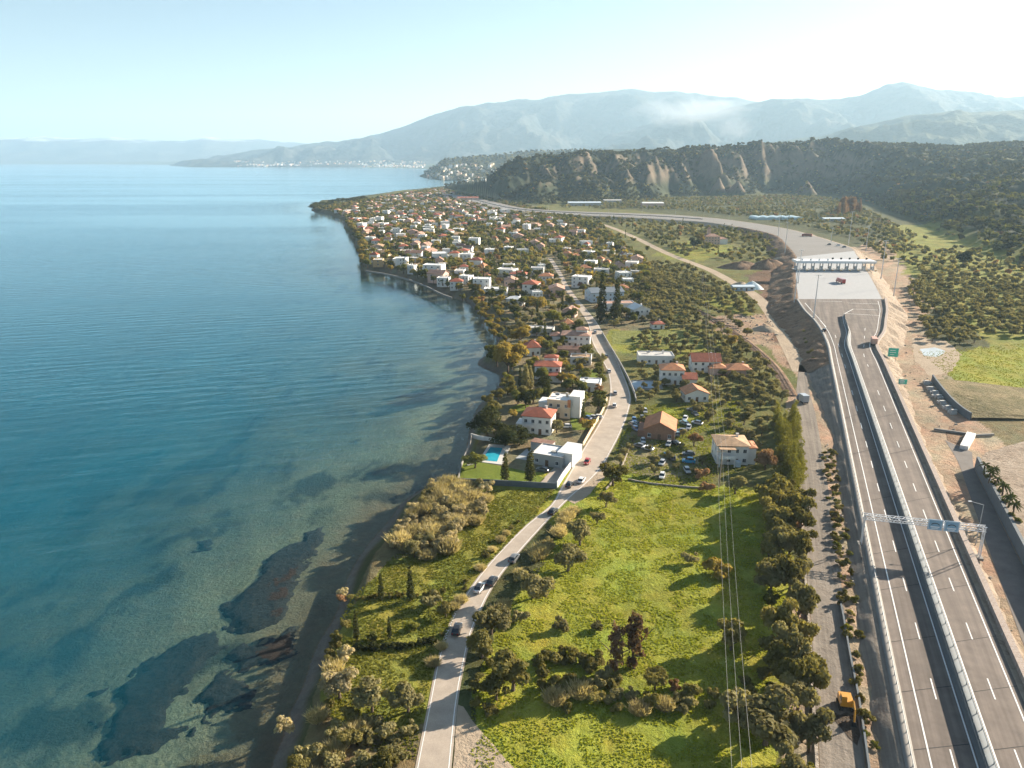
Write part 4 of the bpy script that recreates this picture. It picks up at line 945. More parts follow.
def proto(kind, leafm):
    k = (kind, leafm.name)
    if k not in PROTO:
        out = []
        for s in range(6 if kind in ('olive', 'bush', 'broad', 'reed') else 2):
            rng = np.random.default_rng(100*s+sum(map(ord, kind))); V, T = crown_arrays(kind, rng); me = npmesh('crown', V, np.arange(len(V)).reshape(-1, 4), [leafm], {'tone': T})
            tm = None
            if TRUNK[kind]:
                r_, h_, nl = TRUNK[kind]; b = MB(); b.bar((0, 0, -.3), (.05*h_, 0, h_*.55), r_, BARK, 7, r_*.7); b.bar((.05*h_, 0, h_*.55), (.02*h_, .03*h_, h_), r_*.7, BARK, 6, r_*.3)
                for i in range(nl):
                    a = 2*math.pi*i/max(nl, 1)+s; b.bar((.05*h_, 0, h_*.5), (math.cos(a)*h_*.45, math.sin(a)*h_*.45, h_*.95), r_*.5, BARK, 5, r_*.2)
                o = b.build('trunk'); tm = o.data; bpy.data.objects.remove(o)
            out.append((me, tm))
        PROTO[k] = out
    return PROTO[k]
NAMES = dict(olive='olive_tree', bush='shrub', broad='tree', poplar='poplar_tree', pine='pine_tree', cypress='cypress_tree', conifer='conifer_tree', ragged='dry_conifer', reed='reed_clump', palm='palm_tree')
CATS = dict(olive='olive tree', bush='shrub', broad='tree', poplar='tree', pine='pine tree', cypress='cypress', conifer='conifer', ragged='dry conifer', reed='reeds', palm='palm tree')
rv = random.Random(5)
def plant(kind, leafm, x, y, sc, label, group=None, z=None, zs=1.0, wd=1.0):
    me, tm = rv.choice(proto(kind, leafm)); z = PZ if z is None else z
    nm_, ct_ = NAMES[kind], CATS[kind]
    if kind == 'olive' and leafm is not L_OLIVE: nm_, ct_ = 'bushy_tree', 'tree'
    if group and 'village gardens' in group: nm_ = 'garden_'+nm_
    if kind == 'reed':
        o = link(nm_, me); o.location = (x, y, z)
    else:
        o = empty(nm_, (x, y, z)); link('crown', me, o)
        if tm: link('trunk', tm, o)
    o.rotation_euler = (0, 0, rv.uniform(0, 6.28)); o.scale = (sc*wd, sc*wd, sc*zs); tag(o, label, ct_, group); return o
LOW = {}
def mass(name, label, items, cat=None, lod=1):
    """items: (kind, leaf material, x, y, z, scale) -> one mesh of many plants nobody would count"""
    Vs = []; Ts = []; Rs = []; Ms = []; mats = []; rng = np.random.default_rng(len(items))
    for kind, lm, x, y, z, sc in items:
        key = (kind, rng.integers(5), lod)
        if key not in LOW: LOW[key] = crown_arrays(kind, np.random.default_rng(key[1]*7+len(kind)), lod)
        V, T = LOW[key]; a = rng.uniform(0, 6.28); c, s = math.cos(a)*sc, math.sin(a)*sc
        W = np.stack([V[:, 0]*c-V[:, 1]*s+x, V[:, 0]*s+V[:, 1]*c+y, V[:, 2]*sc*rng.uniform(.85, 1.15)+z], 1)
        if lm not in mats: mats.append(lm)
        Vs.append(W); Ts.append(T); Rs.append(np.full(len(V), rng.random())); Ms.append(np.full(len(V)//4, mats.index(lm)))
    V = np.concatenate(Vs); me = npmesh(name, V, np.arange(len(V)).reshape(-1, 4), mats, {'tone': np.concatenate(Ts), 'rnd': np.concatenate(Rs)})
    me.polygons.foreach_set('material_index', np.concatenate(Ms).astype(np.int32)); me.update()
    o = link(name, me); tag(o, label, cat, kind='stuff'); return o
def pick(rng, table):
    w = np.array([t[0] for t in table], float); return table[rng.choice(len(table), p=w/w.sum())]
rp = np.random.default_rng(21)
# ---------------- single plants one can point at
def one(kind, lm, px, py, size, label, zs=1.0, wd=1.0, group=None):
    """size: wanted width in pixels at its foot"""
    p = P(px, py); zc = p.y*CP+(H-PZ)*SP; base = dict(olive=6.4, bush=4.2, broad=9.6, poplar=3.8, pine=8.5, cypress=2.5, conifer=5.0, reed=3.8, palm=5.2)[kind]
    sc = 1.2*size*zc/F/base; EXC.append((p.x, p.y, base*sc*.42)); return plant(kind, lm, p.x, p.y, sc, label, group, zs=zs, wd=wd)
one('broad', L_YELL, 508, 374, 34, 'biggest rounded yellow green tree, on the shore beside the little headland', zs=.9)
one('broad', L_LIME, 497, 366, 24, 'yellow green tree tucked against the left flank of the biggest one by the headland', zs=.8)
one('broad', L_YELL, 520, 345, 21, 'rounded yellow tree behind the biggest shore tree, beside the pyramid roofed house', zs=.85)
one('broad', L_YELL, 536, 313, 20, 'rounded ochre tree in the gardens below the village houses', zs=.8)
one('broad', L_LIME, 553, 325, 20, 'lime coloured tree near the pink house by the village street', zs=.8)
one('broad', L_YELL, 562, 372, 18, 'golden tree between the red stepped house and the low white house', zs=.8)
one('poplar', L_OLIVE, 526, 392, 8, 'slim pale poplar left of the house with stepped red roofs', zs=.8)
one('poplar', L_OLIVE, 530, 391, 7, 'slimmer of two pale poplars touching the stepped red roofed house', zs=.85)
one('pine', L_DARK, 488, 438, 30, 'large dark pine on the shore behind the swimming pool', zs=.75)
one('pine', L_DARK, 505, 446, 26, 'dark spreading tree just behind the pool between pine and red roofed villa', zs=.55)
one('pine', L_DARK, 521, 444, 20, 'dark tree close to the left wall of the red roofed villa', zs=.5)
one('broad', L_GREEN, 475, 468, 24, 'round green tree on the villa lawn left of the pool', zs=.62)
one('cypress', L_DARK, 505, 481, 8.5, 'shorter dark cypress inside the villa garden wall', zs=.72)
one('cypress', L_DARK, 530, 483, 10.5, 'larger dark cypress in front of the flat roofed villa', zs=.72)
one('bush', L_GREEN, 545, 396, 16, 'green shrub in the garden above the ochre block house')
one('olive', L_GREEN, 533, 404, 18, 'round green tree between the stepped red house and the ochre block')
one('olive', L_GREEN, 518, 404, 16, 'dark green round tree seaward of the stepped red house')
one('olive', L_YELL, 588, 431, 14, 'yellowish tree in the front garden beside the coast road wall')
one('olive', L_GREEN, 600, 402, 14, 'tree beside the coast road below the small white flat house')
for i, (px, py, hh) in enumerate([(381.5, 600, 29), (411, 601, 38), (357, 641, 33), (390, 639, 24)]):
    p = P(px, py); zc = p.y*CP+(H-PZ)*SP; s = hh*zc/F/CP/10.2
    plant('cypress', L_DARK, p.x, p.y, s, ['slim cypress at the back of the left hand garden nearer the sea', 'tallest slim cypress of the left hand garden, nearer the road', 'slim cypress at the seaward front of the left hand garden', 'shortest cypress of the left hand garden'][i], wd=1.0)
for i, (px, py, wd) in enumerate([(616, 672, .85), (634, 668, 1.0)]):
    p = P(px, py); plant('ragged', L_BROWN, p.x, p.y, 1.15*wd, ['dried brown conifer, the left and narrower of a pair in the field', 'dried brown conifer, the bushier right one of a pair in the field'][i], wd=1.15, zs=1.0)
for (kind, lm, px, py, sz, lab) in [
 ('bush', L_YELL, 716, 575, 27, 'yellowing bush alone in the middle of the bright field'), ('bush', L_OLIVE, 689, 563, 17, 'small grey bush left of the yellowing bush in the field'),
 ('olive', L_HEDGE, 731, 650, 34, 'round dark bush at the lower right of the bright field'), ('olive', L_OLIVE, 580, 545, 28, 'grey green olive beside the field, halfway along the road'),
 ('olive', L_OLIVE, 568, 571, 33, 'broad grey olive overlooking the bright field near the road cars'), ('olive', L_OLIVE, 533, 598, 34, 'broad pale olive right of the white car on the coast road'),
 ('olive', L_OLIVE, 606, 507, 18, 'small olive at the top edge of the bright field'), ('olive', L_HEDGE, 613, 486, 26, 'dark olive between the parked cars and the bright field'),
 ('olive', L_OLIVE, 597, 524, 15, 'lone small bush on the field edge above the roadside reeds'), ('olive', L_OLIVE, 491, 634, 36, 'large olive right beside the coast road where it bends'),
 ('olive', L_HEDGE, 482, 658, 30, 'dark olive below the large one at the road bend'), ('bush', L_OLIVE, 521, 622, 18, 'small rounded shrub in the field right of the road bend'),
 ('bush', L_OLIVE, 561, 629, 19, 'grey shrub standing alone above the long hedge'), ('bush', L_OLIVE, 597, 630, 15, 'little pale shrub right of the grey one above the hedge'),
 ('olive', L_HEDGE, 513, 690, 46, 'big leafy clump at the left end of the hedge, close to the road'), ('olive', L_HEDGE, 496, 700, 30, 'leafy bush between road and the big clump at the hedge end'),
 ('olive', L_HEDGE, 655, 690, 26, 'dark bush right of the dried conifers'), ('olive', L_OLIVE, 765, 745, 62, 'very large spreading olive at the bottom right of the field'), ('olive', L_OLIVE, 742, 725, 42, 'wide olive behind the very large spreading one'),
 ('broad', L_AUT, 765, 470, 22, 'reddish tree beside the conifer row and the tan roofed house'), ('bush', L_AUT, 702, 478, 15, 'orange bush left of the house under the power lines'), ('bush', L_AUT, 707, 492, 15, 'lower orange bush beside the dirt yard'),
 ('olive', L_OLIVE, 735, 494, 22, 'olive just below the house under the power lines'), ('olive', L_HEDGE, 770, 508, 30, 'large grey olive at the top right corner of the bright field'), ('olive', L_AUT, 694, 446, 16, 'russet tree left of the house under the power lines'),
 ('broad', L_YELL, 731, 350, 15, 'golden round tree beside the railway'), ('olive', L_YELL, 700, 245, 12, 'golden tree left of the pink mansion'), ('olive', L_DARK, 694, 249, 12, 'dark round tree touching the pink mansion'),
 ('cypress', L_DARK, 601, 323, 10, 'dark broad cypress at the corner of the village street'), ('cypress', L_DARK, 616, 322, 9, 'dark cypress right of the one at the street corner'),
 ('bush', L_REED, 285, 730, 22, 'pale dry bush leaning over the shore at the bottom'), ('olive', L_REED, 340, 698, 34, 'pale grey bush above the shore below the left hand garden'), ('olive', L_OLIVE, 372, 712, 36, 'olive clump above the bottom shore reeds'),
 ('olive', L_OLIVE, 408, 712, 34, 'olive bush between the bottom meadow and the coast road'), ('bush', L_LIME, 414, 629, 14, 'lime bush in the left hand garden'), ('bush', L_GREEN, 373, 640, 14, 'small green bush between the two front cypresses'), ('bush', L_REED, 345, 658, 20, 'dry pale shrub at the seaward corner of the left hand garden'),
 ('bush', L_OLIVE, 431, 607, 22, 'rounded bush next to the coast road at the garden corner'), ('olive', L_HEDGE, 446, 617, 16, 'bush hugging the verge beside the dark car'), ('bush', L_AUT, 342, 601, 12, 'reddish little bush at the seaward corner of the lawn'), ('bush', L_REED, 343, 596, 14, 'pink tinged dry bush on the bank above the beach')]:
    one(kind, lm, px, py, sz, lab)
# ---------------- rows and belts of individuals
def belt(poly, gap, table, n=10**6, exc=1.0, tall=1.0, houses=True):
    q = scatter(poly if isinstance(poly[0], list) else [poly], gap, rp)
    if len(q) == 0: return []
    m = clear(q[:, 0], q[:, 1], exc, houses); out = []
    for (x, y) in q[m][:n]:
        w, kind, lm, s0, s1, label, group = pick(rp, table); out.append(plant(kind, lm, x, y, rp.uniform(s0, s1), label, group, zs=rp.uniform(.85, 1.15)*tall)); EXC.append((x, y, 1.0))
    return out
g_ = 'trees and shrubs of the hedge along the dirt track'
belt([(768,500),(800,492),(804,560),(809,690),(813,800),(790,800),(778,690),(766,600)], 3.3, [(3, 'olive', L_HEDGE, .9, 1.5, 'dense dark green hedge tree along the dirt track', g_), (2, 'olive', L_OLIVE, .9, 1.35, 'greyer hedge tree along the dirt track', 'greyer trees of the hedge along the dirt track'), (.6, 'bush', L_LIME, .8, 1.2, 'yellow green hedge shrub along the dirt track', 'yellow green shrubs of the hedge along the dirt track'), (.25, 'bush', L_AUT, .8, 1.1, 'russet hedge shrub along the dirt track', 'russet shrubs of the hedge along the dirt track')], exc=-6.5, houses=False, tall=1.35)
belt([(772,428),(794,420),(801,470),(802,492),(786,494),(778,470)], 3.4, [(1, 'conifer', L_LIME, .62, .85, 'tall yellow green conifer in the row beside the dirt track', 'yellow green conifers in a row beside the dirt track')], exc=-6.5, houses=False)
belt([(640,672),(645,690),(720,700),(785,700),(780,672),(720,684)], 3.2, [(2, 'bush', L_HEDGE, .8, 1.25, 'dark shrub of the ditch hedge right of the dried conifers', 'shrubs of the ditch hedge'), (.4, 'bush', L_AUT, .7, 1.0, 'russet shrub of the ditch hedge right of the dried conifers', 'russet shrubs of the ditch hedge')])
belt([(566,682),(600,676),(650,690),(720,705),(716,716),(650,716),(600,712),(572,700)], 2.1, [(1.1, 'reed', L_REED, .8, 1.15, 'pale reed clump in the ditch crossing the field', 'pale reeds in the ditch crossing the field'), (1.6, 'bush', L_OLIVE, .7, 1.0, 'grey shrub among the ditch reeds', 'grey shrubs among the ditch reeds'), (1.2, 'bush', L_HEDGE, .7, 1.05, 'dark green shrub among the ditch reeds', 'dark green shrubs among the ditch reeds')])
belt([(505,690),(545,672),(575,690),(570,712),(520,702)], 2.4, [(1, 'bush', L_HEDGE, .7, 1.1, 'leafy green shrub left of the ditch reeds', 'leafy shrubs left of the ditch reeds'), (.3, 'reed', L_REED, .8, 1.1, 'reed clump among leafy shrubs left of the ditch', 'reeds among leafy shrubs left of the ditch')])
belt([(487,612),(500,585),(520,560),(545,532),(570,505),(580,505),(562,532),(536,562),(512,590),(500,622)], 1.9, [(3, 'reed', L_REED, .7, 1.1, 'pale reed clump along the right verge of the coast road', 'pale reeds along the right verge of the coast road'), (.7, 'bush', L_OLIVE, .5, .8, 'small shrub among reeds on the right verge of the coast road', 'small shrubs among reeds by the coast road')], exc=0)
belt([(470,690),(476,650),(487,630),(496,640),(486,690),(490,716),(478,716)], 2.6, [(1, 'bush', L_HEDGE, .6, 1.0, 'verge shrub right of the coast road below the bend', 'verge shrubs right of the coast road below the bend')], exc=-2)
belt([(392,548),(420,498),(448,484),(488,492),(486,520),(462,532),(446,556),(424,562)], 2.3, [(2, 'olive', L_REED, .42, .85, 'pale dry shrub of the thicket between shore and meadow', 'pale dry shrubs of the thicket between shore and meadow'), (1.6, 'reed', L_REED, .9, 1.5, 'reed clump of the thicket between shore and meadow', 'reed clumps of the shore thicket'), (.5, 'olive', L_OLIVE, .5, .8, 'greener shrub of the thicket between shore and meadow', 'greener shrubs of the shore thicket')], exc=0)
belt([(290,790),(318,740),(345,718),(400,726),(426,716),(414,768),(406,800)], 2.4, [(1.1, 'reed', L_REED, .8, 1.2, 'pale reed clump at the bottom between shore and road', 'pale reeds at the bottom between shore and road'), (2, 'bush', L_OLIVE, .8, 1.3, 'grey shrub at the bottom between shore and road', 'grey shrubs at the bottom between shore and road'), (1.2, 'olive', L_HEDGE, .5, .8, 'green bush at the bottom between shore and road', 'green bushes at the bottom between shore and road')], exc=-1)
belt([(306,735),(316,700),(328,660),(340,622),(350,618),(340,662),(333,700),(332,722)], 2.4, [(2, 'bush', L_HEDGE, .6, 1.0, 'bank shrub between the left hand garden and the beach', 'bank shrubs above the beach'), (1, 'reed', L_REED, .7, 1.0, 'dry reeds on the bank between garden and beach', 'dry reeds on the bank above the beach')], exc=-1)
belt([(425,690),(436,650),(448,612),(470,575),(500,540),(520,520),(524,524),(498,550),(472,582),(452,620),(438,660),(430,700)], 3.0, [(1, 'bush', L_HEDGE, .4, .75, 'verge shrub along the left side of the coast road', 'verge shrubs along the left side of the coast road'), (.6, 'reed', L_REED, .5, .8, 'dry grass clump along the left side of the coast road', 'dry grass clumps along the left of the coast road')], exc=-3.5)
belt([(820,452),(832,450),(842,500),(850,560),(860,640),(876,760),(868,760),(846,640),(836,560),(828,500)], 2.6, [(3, 'bush', L_HEDGE, .5, .95, 'planted dark shrub on the strip between dirt track and motorway', 'planted shrubs between dirt track and motorway'), (1, 'bush', L_LIME, .5, .8, 'planted yellow green shrub between dirt track and motorway', 'planted yellow green shrubs between dirt track and motorway')], exc=-6, houses=False)
for i, (px, py) in enumerate([(989, 482), (996, 487), (1002, 496), (1008, 508), (984, 474), (1013, 514), (992, 478)]):
    p = P(px, py, PZ+3.4); plant('palm', L_PALM, p.x, p.y, rp.uniform(.85, 1.15), 'palm tree planted on the terrace behind the retaining wall', 'palms on the terrace behind the retaining wall', z=PZ+3.3)
for (px, py) in [(987, 478), (994, 485), (1000, 492), (1005, 503), (1011, 516), (1018, 522)]:
    p = P(px, py, PZ+3.4); plant('bush', L_GREEN, p.x, p.y, rp.uniform(.5, .8), 'dark shrub among the palms on the terrace', 'dark shrubs among the terrace palms', z=PZ+3.3)
# shore trees of the village: yellowing, close to the water
def along(pts_px, gap, table, z=PZ, jit=1.0):
    for q in walk(crom([P(a, b, z) for a, b in pts_px], 2), gap):
        w, kind, lm, s0, s1, label, group = pick(rp, table); plant(kind, lm, q[0]+rp.normal()*1.5*jit, q[1]+rp.normal()*3*jit, rp.uniform(s0, s1), label, group); EXC.append((q[0], q[1], 2.0))
along([(503,345),(497,333),(487,317),(474,304),(462,300)], 6.0, [(2, 'broad', L_YELL, .45, .75, 'yellow tree on the shore between headland and promenade', 'yellow trees on the shore between headland and promenade'), (1, 'broad', L_GREEN, .4, .7, 'green tree on the shore between headland and promenade', 'green trees on the shore between headland and promenade')])
along([(350,600),(380,598),(415,597),(446,594)], 1.5, [(1, 'bush', L_HEDGE, .42, .58, 'low clipped shrub of the upper garden hedge left of the road', 'shrubs of the upper garden hedge')], jit=.12)
along([(357,650),(385,649),(410,646),(434,643)], 1.4, [(1, 'bush', L_DARK, .48, .62, 'dark clipped shrub of the lower garden hedge left of the road', 'shrubs of the lower garden hedge')], jit=.12)
along([(541,664),(560,662),(580,663),(603,667)], 1.3, [(1, 'bush', L_HEDGE, .85, 1.05, 'thick shrub of the long hedge across the field left of the dried conifers', 'thick shrubs of the long hedge across the field')], jit=.3)
along([(488,412),(497,400),(508,392),(512,384)], 5.0, [(1, 'olive', L_HEDGE, .8, 1.2, 'dark shore tree between the big pine and the headland', 'dark shore trees between pine and headland')])
along([(366,268),(363,256),(362,244),(352,230),(350,222)], 9.0, [(1, 'broad', L_GREEN, .7, 1.1, 'green tree at the water edge of the village point', 'green trees at the water edge of the village point'), (1, 'broad', L_YELL, .7, 1.0, 'yellow tree at the water edge of the village point', 'yellow trees at the water edge of the village point')])
along([(312,210),(318,207),(330,206),(338,203),(350,203),(365,200)], 10.0, [(1, 'pine', L_DARK, .9, 1.3, 'dark pine on the tip of the village point', 'dark pines on the tip of the village point')])
along([(462,292),(445,287),(425,281),(405,274),(385,270)], 12.0, [(1, 'broad', L_YELL, .5, .8, 'yellow tree along the promenade', 'yellow trees along the promenade'), (1, 'broad', L_GREEN, .5, .8, 'green tree along the promenade', 'green trees along the promenade')])
along([(838,216),(846,214),(853,211),(842,210),(860,214)], 14.0, [(1, 'poplar', L_AUT, 1.4, 1.9, 'tall reddish autumn tree beyond the toll plaza', 'tall reddish autumn trees beyond the toll plaza')])
one('broad', L_YELL, 989, 212, 24, 'broad golden tree on the dark right hand hillside', zs=.7)
one('broad', L_AUT, 847, 214, 15, 'widest russet tree of the clump beyond the toll plaza', zs=1.1)
one('olive', L_DARK, 963, 267, 17, 'dark round tree alone on the green clearing of the right hand hillside')
# ---------------- groves: the nearest are single trees, the rest masses
GZ = [
 ('olive', [(640,262),(690,292),(742,328),(768,368),(790,402),(796,424),(772,430),(756,470),(742,440),(745,400),(716,352),(690,336),(640,318),(650,290)], 5.0, .92, 'grey green olive tree of the grove between railway and houses', 'olives between railway and houses'),
 ('olive', [(640,262),(690,268),(730,290),(758,304),(752,318),(700,300),(690,292),(655,330),(610,310),(612,290)], 6.0, 1.0, 'grey green olive tree of the grove left of the dirt lane', 'olives left of the dirt lane'),
 ('olive', [(908,290),(925,276),(1090,282),(1090,340),(1000,338),(965,346),(925,344)], 6.2, 1.12, 'rounded olive tree of the grove right of the toll plaza', 'olives right of the toll plaza'),
 ('olive', [(810,340),(800,330),(812,360),(826,420),(818,440),(806,400)], 4.0, .7, 'scrubby tree on the bank left of the motorway', 'scrubby trees on the bank left of the motorway'),
 ('olive', [(640,337),(700,338),(760,352),(790,402),(745,402),(742,440),(722,436),(690,408),(640,398)], 5.6, .85, 'olive tree between the orange roofed houses', 'olives between the orange roofed houses'),
 ('olive', [(690,455),(720,470),(700,480),(680,470)], 6.0, .6, 'small tree around the dirt yard of parked cars', 'small trees around the dirt yard'),
 ('olive', [(630,340),(645,345),(700,358),(690,364),(640,352)], 5.0, .6, 'low tree along the edge of the vegetable field', 'low trees along the vegetable field'),
 ('olive', [(618,440),(640,425),(636,408),(680,416),(690,436),(676,470),(640,482),(606,490),(615,470)], 6.0, .6, 'garden tree around the orange barn', 'garden trees around the orange barn'),
]
ol = []; rest = []
for kind, poly, gap, sc, lab, grp in GZ:
    q = scatter([poly], gap, rp); q = q[clear(q[:, 0], q[:, 1], -.5)]
    for (x, y) in q: ol.append((math.hypot(x, y), x, y, sc*rp.uniform(.75, 1.15), lab, grp))
ol.sort(); NOL = 250
for d, x, y, s, lab, grp in ol[:NOL]: plant('olive', L_OLIVE, x, y, s, lab, grp, zs=rp.uniform(.85, 1.1))
mass('olive_grove', 'mass of olive trees farther off in the groves either side of the lane', [('olive', L_OLIVE, x, y, PZ, s) for d, x, y, s, lab, grp in ol[NOL:]], lod=2)
print('olives', len(ol))
VT = [(2.4, 'broad', L_GREEN, .5, .95), (1.4, 'broad', L_YELL, .5, .85), (2.2, 'olive', L_OLIVE, .8, 1.3), (.5, 'broad', L_AUT, .4, .7), (.4, 'cypress', L_DARK, .7, 1.1), (.6, 'pine', L_DARK, .5, .85), (1, 'olive', L_LIME, .8, 1.3)]
VN = {L_GREEN.name: 'green', L_YELL.name: 'yellow', L_OLIVE.name: 'grey green', L_AUT.name: 'russet', L_DARK.name: 'dark', L_LIME.name: 'lime green'}
q = scatter([[(440,189),(500,202),(560,214),(600,226),(645,262),(655,290),(640,325),(612,335),(600,322),(606,400),(590,425),(560,440),(530,420),(492,425),(505,398),(502,340),(480,312),(450,296),(372,270),(366,250),(345,222),(318,209),(390,196)]], 6.2, rp)
q = q[clear(q[:, 0], q[:, 1], .1)]; d = np.argsort(np.hypot(q[:, 0], q[:, 1])); q = q[d]; it = []
for i, (x, y) in enumerate(q):
    w, kind, lm, s0, s1 = pick(rp, VT); s = rp.uniform(s0, s1)
    if i < 250:
        nm = NAMES[kind].replace('_', ' '); plant(kind, lm, x, y, s, f'{VN[lm.name]} {nm} growing in the gardens between the village houses', f'{VN[lm.name]} {nm}s in the village gardens')
    else: it.append((kind, lm, x, y, PZ, s))
mass('garden_trees', 'mass of garden trees between the farther village houses', it); print('village trees', len(q))
# the plain beyond: scattered groves
pl_ = [[(500,206),(546,215),(640,220),(700,226),(744,230),(765,238),(700,250),(680,262),(650,255),(640,244),(560,226),(520,216)], [(560,208),(600,200),(700,198),(800,195),(850,202),(900,228),(905,262),(884,262),(858,240),(800,226),(740,217),(680,210),(600,209)], [(880,226),(930,240),(1000,256),(1090,285),(1090,278),(925,278),(900,262)], [(690,232),(765,240),(780,246),(786,256),(760,262),(730,262),(700,250)]]
q = scatter(pl_, 9.0, rp); z = terrain(q[:, 0], q[:, 1]); k = clear(q[:, 0], q[:, 1], 2) & (fbm(q[:, 0]/90, q[:, 1]/90, 3) > -.22); q = q[k]; z = z[k]; it = []
for (x, y), zz in zip(q, z):
    w, kind, lm, s0, s1 = pick(rp, [(4, 'olive', L_OLIVE, .8, 1.25), (1.2, 'broad', L_GREEN, .5, .8), (.25, 'broad', L_YELL, .4, .7), (.2, 'broad', L_AUT, .5, .8), (.3, 'cypress', L_DARK, .8, 1.2)]); it.append((kind, lm, x, y, zz-.2, rp.uniform(s0, s1)))
mass('plain_trees', 'mass of orchard trees on the plain around the motorway curve', it); print('plain trees', len(it))
# the wooded ridge and hillside
nf = 42000; a = rp.uniform(-.09, .98, nf); yy = np.sqrt(rp.uniform(600**2, 3000**2, nf)); xx = a*(yy*CP+(H-PZ)*SP); z = terrain(xx, yy)
gx = (terrain(xx+6, yy)-z)/6; gy = (terrain(xx, yy+6)-z)/6; slope = np.hypot(gx, gy); pxx = PX(xx, yy)[0]
cov = fbm(xx/110+7, yy/150, 3)+.25-.55*sst(.7, 1.3, slope)-.12*sst(850, 960, pxx)*sst(1700, 1200, yy)
col_ = ground_colour(xx, yy, z); pale = (col_.sum(1) > .36) & (slope > .35)
k = (z > 5.4) & (cov > -.12-.12*sst(14, 6, z)) & (signed(xx, yy) > 60) & (rp.random(nf) < np.where(pale, .18, 1)) & clear(xx, yy, 4, False); it = []
for x, y, zz, r_ in zip(xx[k], yy[k], z[k], rp.random(k.sum())):
    near_ = y < 1500
    lm = L_FOREST if r_ < (.45 if near_ else .72) else (L_GREEN if r_ < (.78 if near_ else .88) else (L_OLIVE if r_ < .95 else (L_AUT if r_ < .985 else L_YELL)))
    it.append(('broad' if r_ < .75 else 'olive', lm, x, y, zz-.6, rp.uniform(.6, 1.15)))
mass('woodland', 'dark woodland covering the ridge and the hillside behind the toll plaza', it); print('forest', len(it))
# ---------------- grass
def tufts(name, label, poly, n, h, m, exc=.2, thr=-.1, sc=6.0):
    q = P2(poly); lo, hi = q.min(0), q.max(0); x = rp.uniform(lo[0], hi[0], n); y = rp.uniform(lo[1], hi[1], n)
    k = inpoly(q, x, y) & (fbm(x/sc, y/sc, 3) > thr); x, y = x[k], y[k]; k = clear(x, y, exc-4, False); x, y = x[k], y[k]; n = len(x)
    V = []; T = []; b0 = np.stack([x, y, np.full(n, PZ-.02)], 1); tn = np.clip(.5+.8*fbm(x/14, y/14, 3)+rp.normal(size=n)*.15, 0, 1)
    for j in range(3):
        a = rp.uniform(0, 6.28, n); w_ = rp.uniform(.16, .34, n)*h/.3; hh = h*rp.uniform(.5, 1.4, n); s = np.stack([np.cos(a), np.sin(a), 0*a], 1)*w_[:, None]; t = np.stack([rp.normal(size=n)*.12, rp.normal(size=n)*.12, hh], 1)
        V.append(np.stack([b0-s, b0+s, b0+s*.7+t, b0-s*.6+t], 1).reshape(-1, 3)); T.append(np.repeat(tn, 4))
    V = np.concatenate(V); me = npmesh(name, V, np.arange(len(V)).reshape(-1, 4), [m], {'tone': np.concatenate(T)})
    tag(link(name, me), label, None, kind='stuff')
L_GRASS = leaf_material('grass_blade', (.205,.255,.032), (.36,.365,.06), .5)
L_GRASSD = leaf_material('meadow_blade', (.18,.215,.038), (.32,.31,.07), .5)
tufts('grass', 'short bright grass of the large field', [(470,800),(470,690),(512,605),(560,530),(600,482),(760,488),(785,505),(790,600),(795,800)], 60000, .17, L_GRASS, thr=-.06)
tufts('meadow_grass', 'rough meadow grass between the shore and the coast road', [(330,740),(330,640),(350,600),(395,555),(450,550),(470,490),(556,490),(520,535),(470,580),(430,680),(415,760)], 36000, .18, L_GRASSD, thr=-.25)
tufts('field_grass', 'grass of the fields right of the motorway', [(918,352),(950,350),(1060,340),(1100,470),(1024,412),(960,385)], 20000, .2, L_GRASS, thr=-.15)
tufts('yard_grass', 'rough grass around the barn and the parked cars', [(606,490),(618,440),(645,405),(740,400),(745,470),(700,486)], 22000, .2, L_GRASSD, thr=-.2)
# ================================================================== toll plaza, masts, signs
def lift(x, y, py):
    """height of a point above (x, y) seen on row py"""
    k = (384-py)/F; return H-y*(SP-k*CP)/(CP+k*SP)
M_DARK = mat('dark_panel', (.03, .032, .036), .5, .1); M_BLUE = mat('booth_blue', (.20, .33, .45), .5, .08); M_GREEN = mat('sign_green', (.06, .50, .36), .5, .05)
M_SBLUE = mat('sign_blue', (.27, .43, .57), .5, .05); M_SWHITE = mat('sign_white', (.80, .80, .80), .5, .03); M_RUB = mat('rubber', (.025, .025, .025), .9, .1)
c0, c1 = HP(795, 270), HP(874, 270.5); Lc = float(np.linalg.norm(c1-c0)); ang = math.atan2(c1[1]-c0[1], c1[0]-c0[0]); mid = (c0+c1)/2
r = empty('toll_gate', tuple(mid), ang, 'wide white toll gate canopy on posts across the motorway plaza', 'toll gate')
b = MB(); b.box((0, 3.5, 6.9), (Lc, 13, 1.9), mat('canopy_white', (.78, .78, .78), .6, .05)); b.box((0, -3.04, 6.2), (Lc-.6, .06, .3), M_BLUE); b.build('canopy', r)
pm = None; nl = 9
for i in range(nl+1):
    for yy_ in (-1.0, 5.0):
        if pm is None: bb = MB(); bb.box((0, 0, 3.0), (.6, .6, 6.0), M_STEEL); p = bb.build('post', r); pm = p.data
        else: p = link('post', pm, r)
        p.location = (-Lc/2+1+(Lc-2)*i/nl, yy_, 0)
bm_ = None
for i in range(nl):
    x = -Lc/2+1+(Lc-2)*(i+.5)/nl
    bb = MB(); bb.box((0, 0, 0), (1.6, .25, 1.5), M_DARK if i >= 4 else M_SWHITE); p = bb.build('lane_sign', r); p.location = (x, -1.6 if i < 4 else 6.6, 8.7)
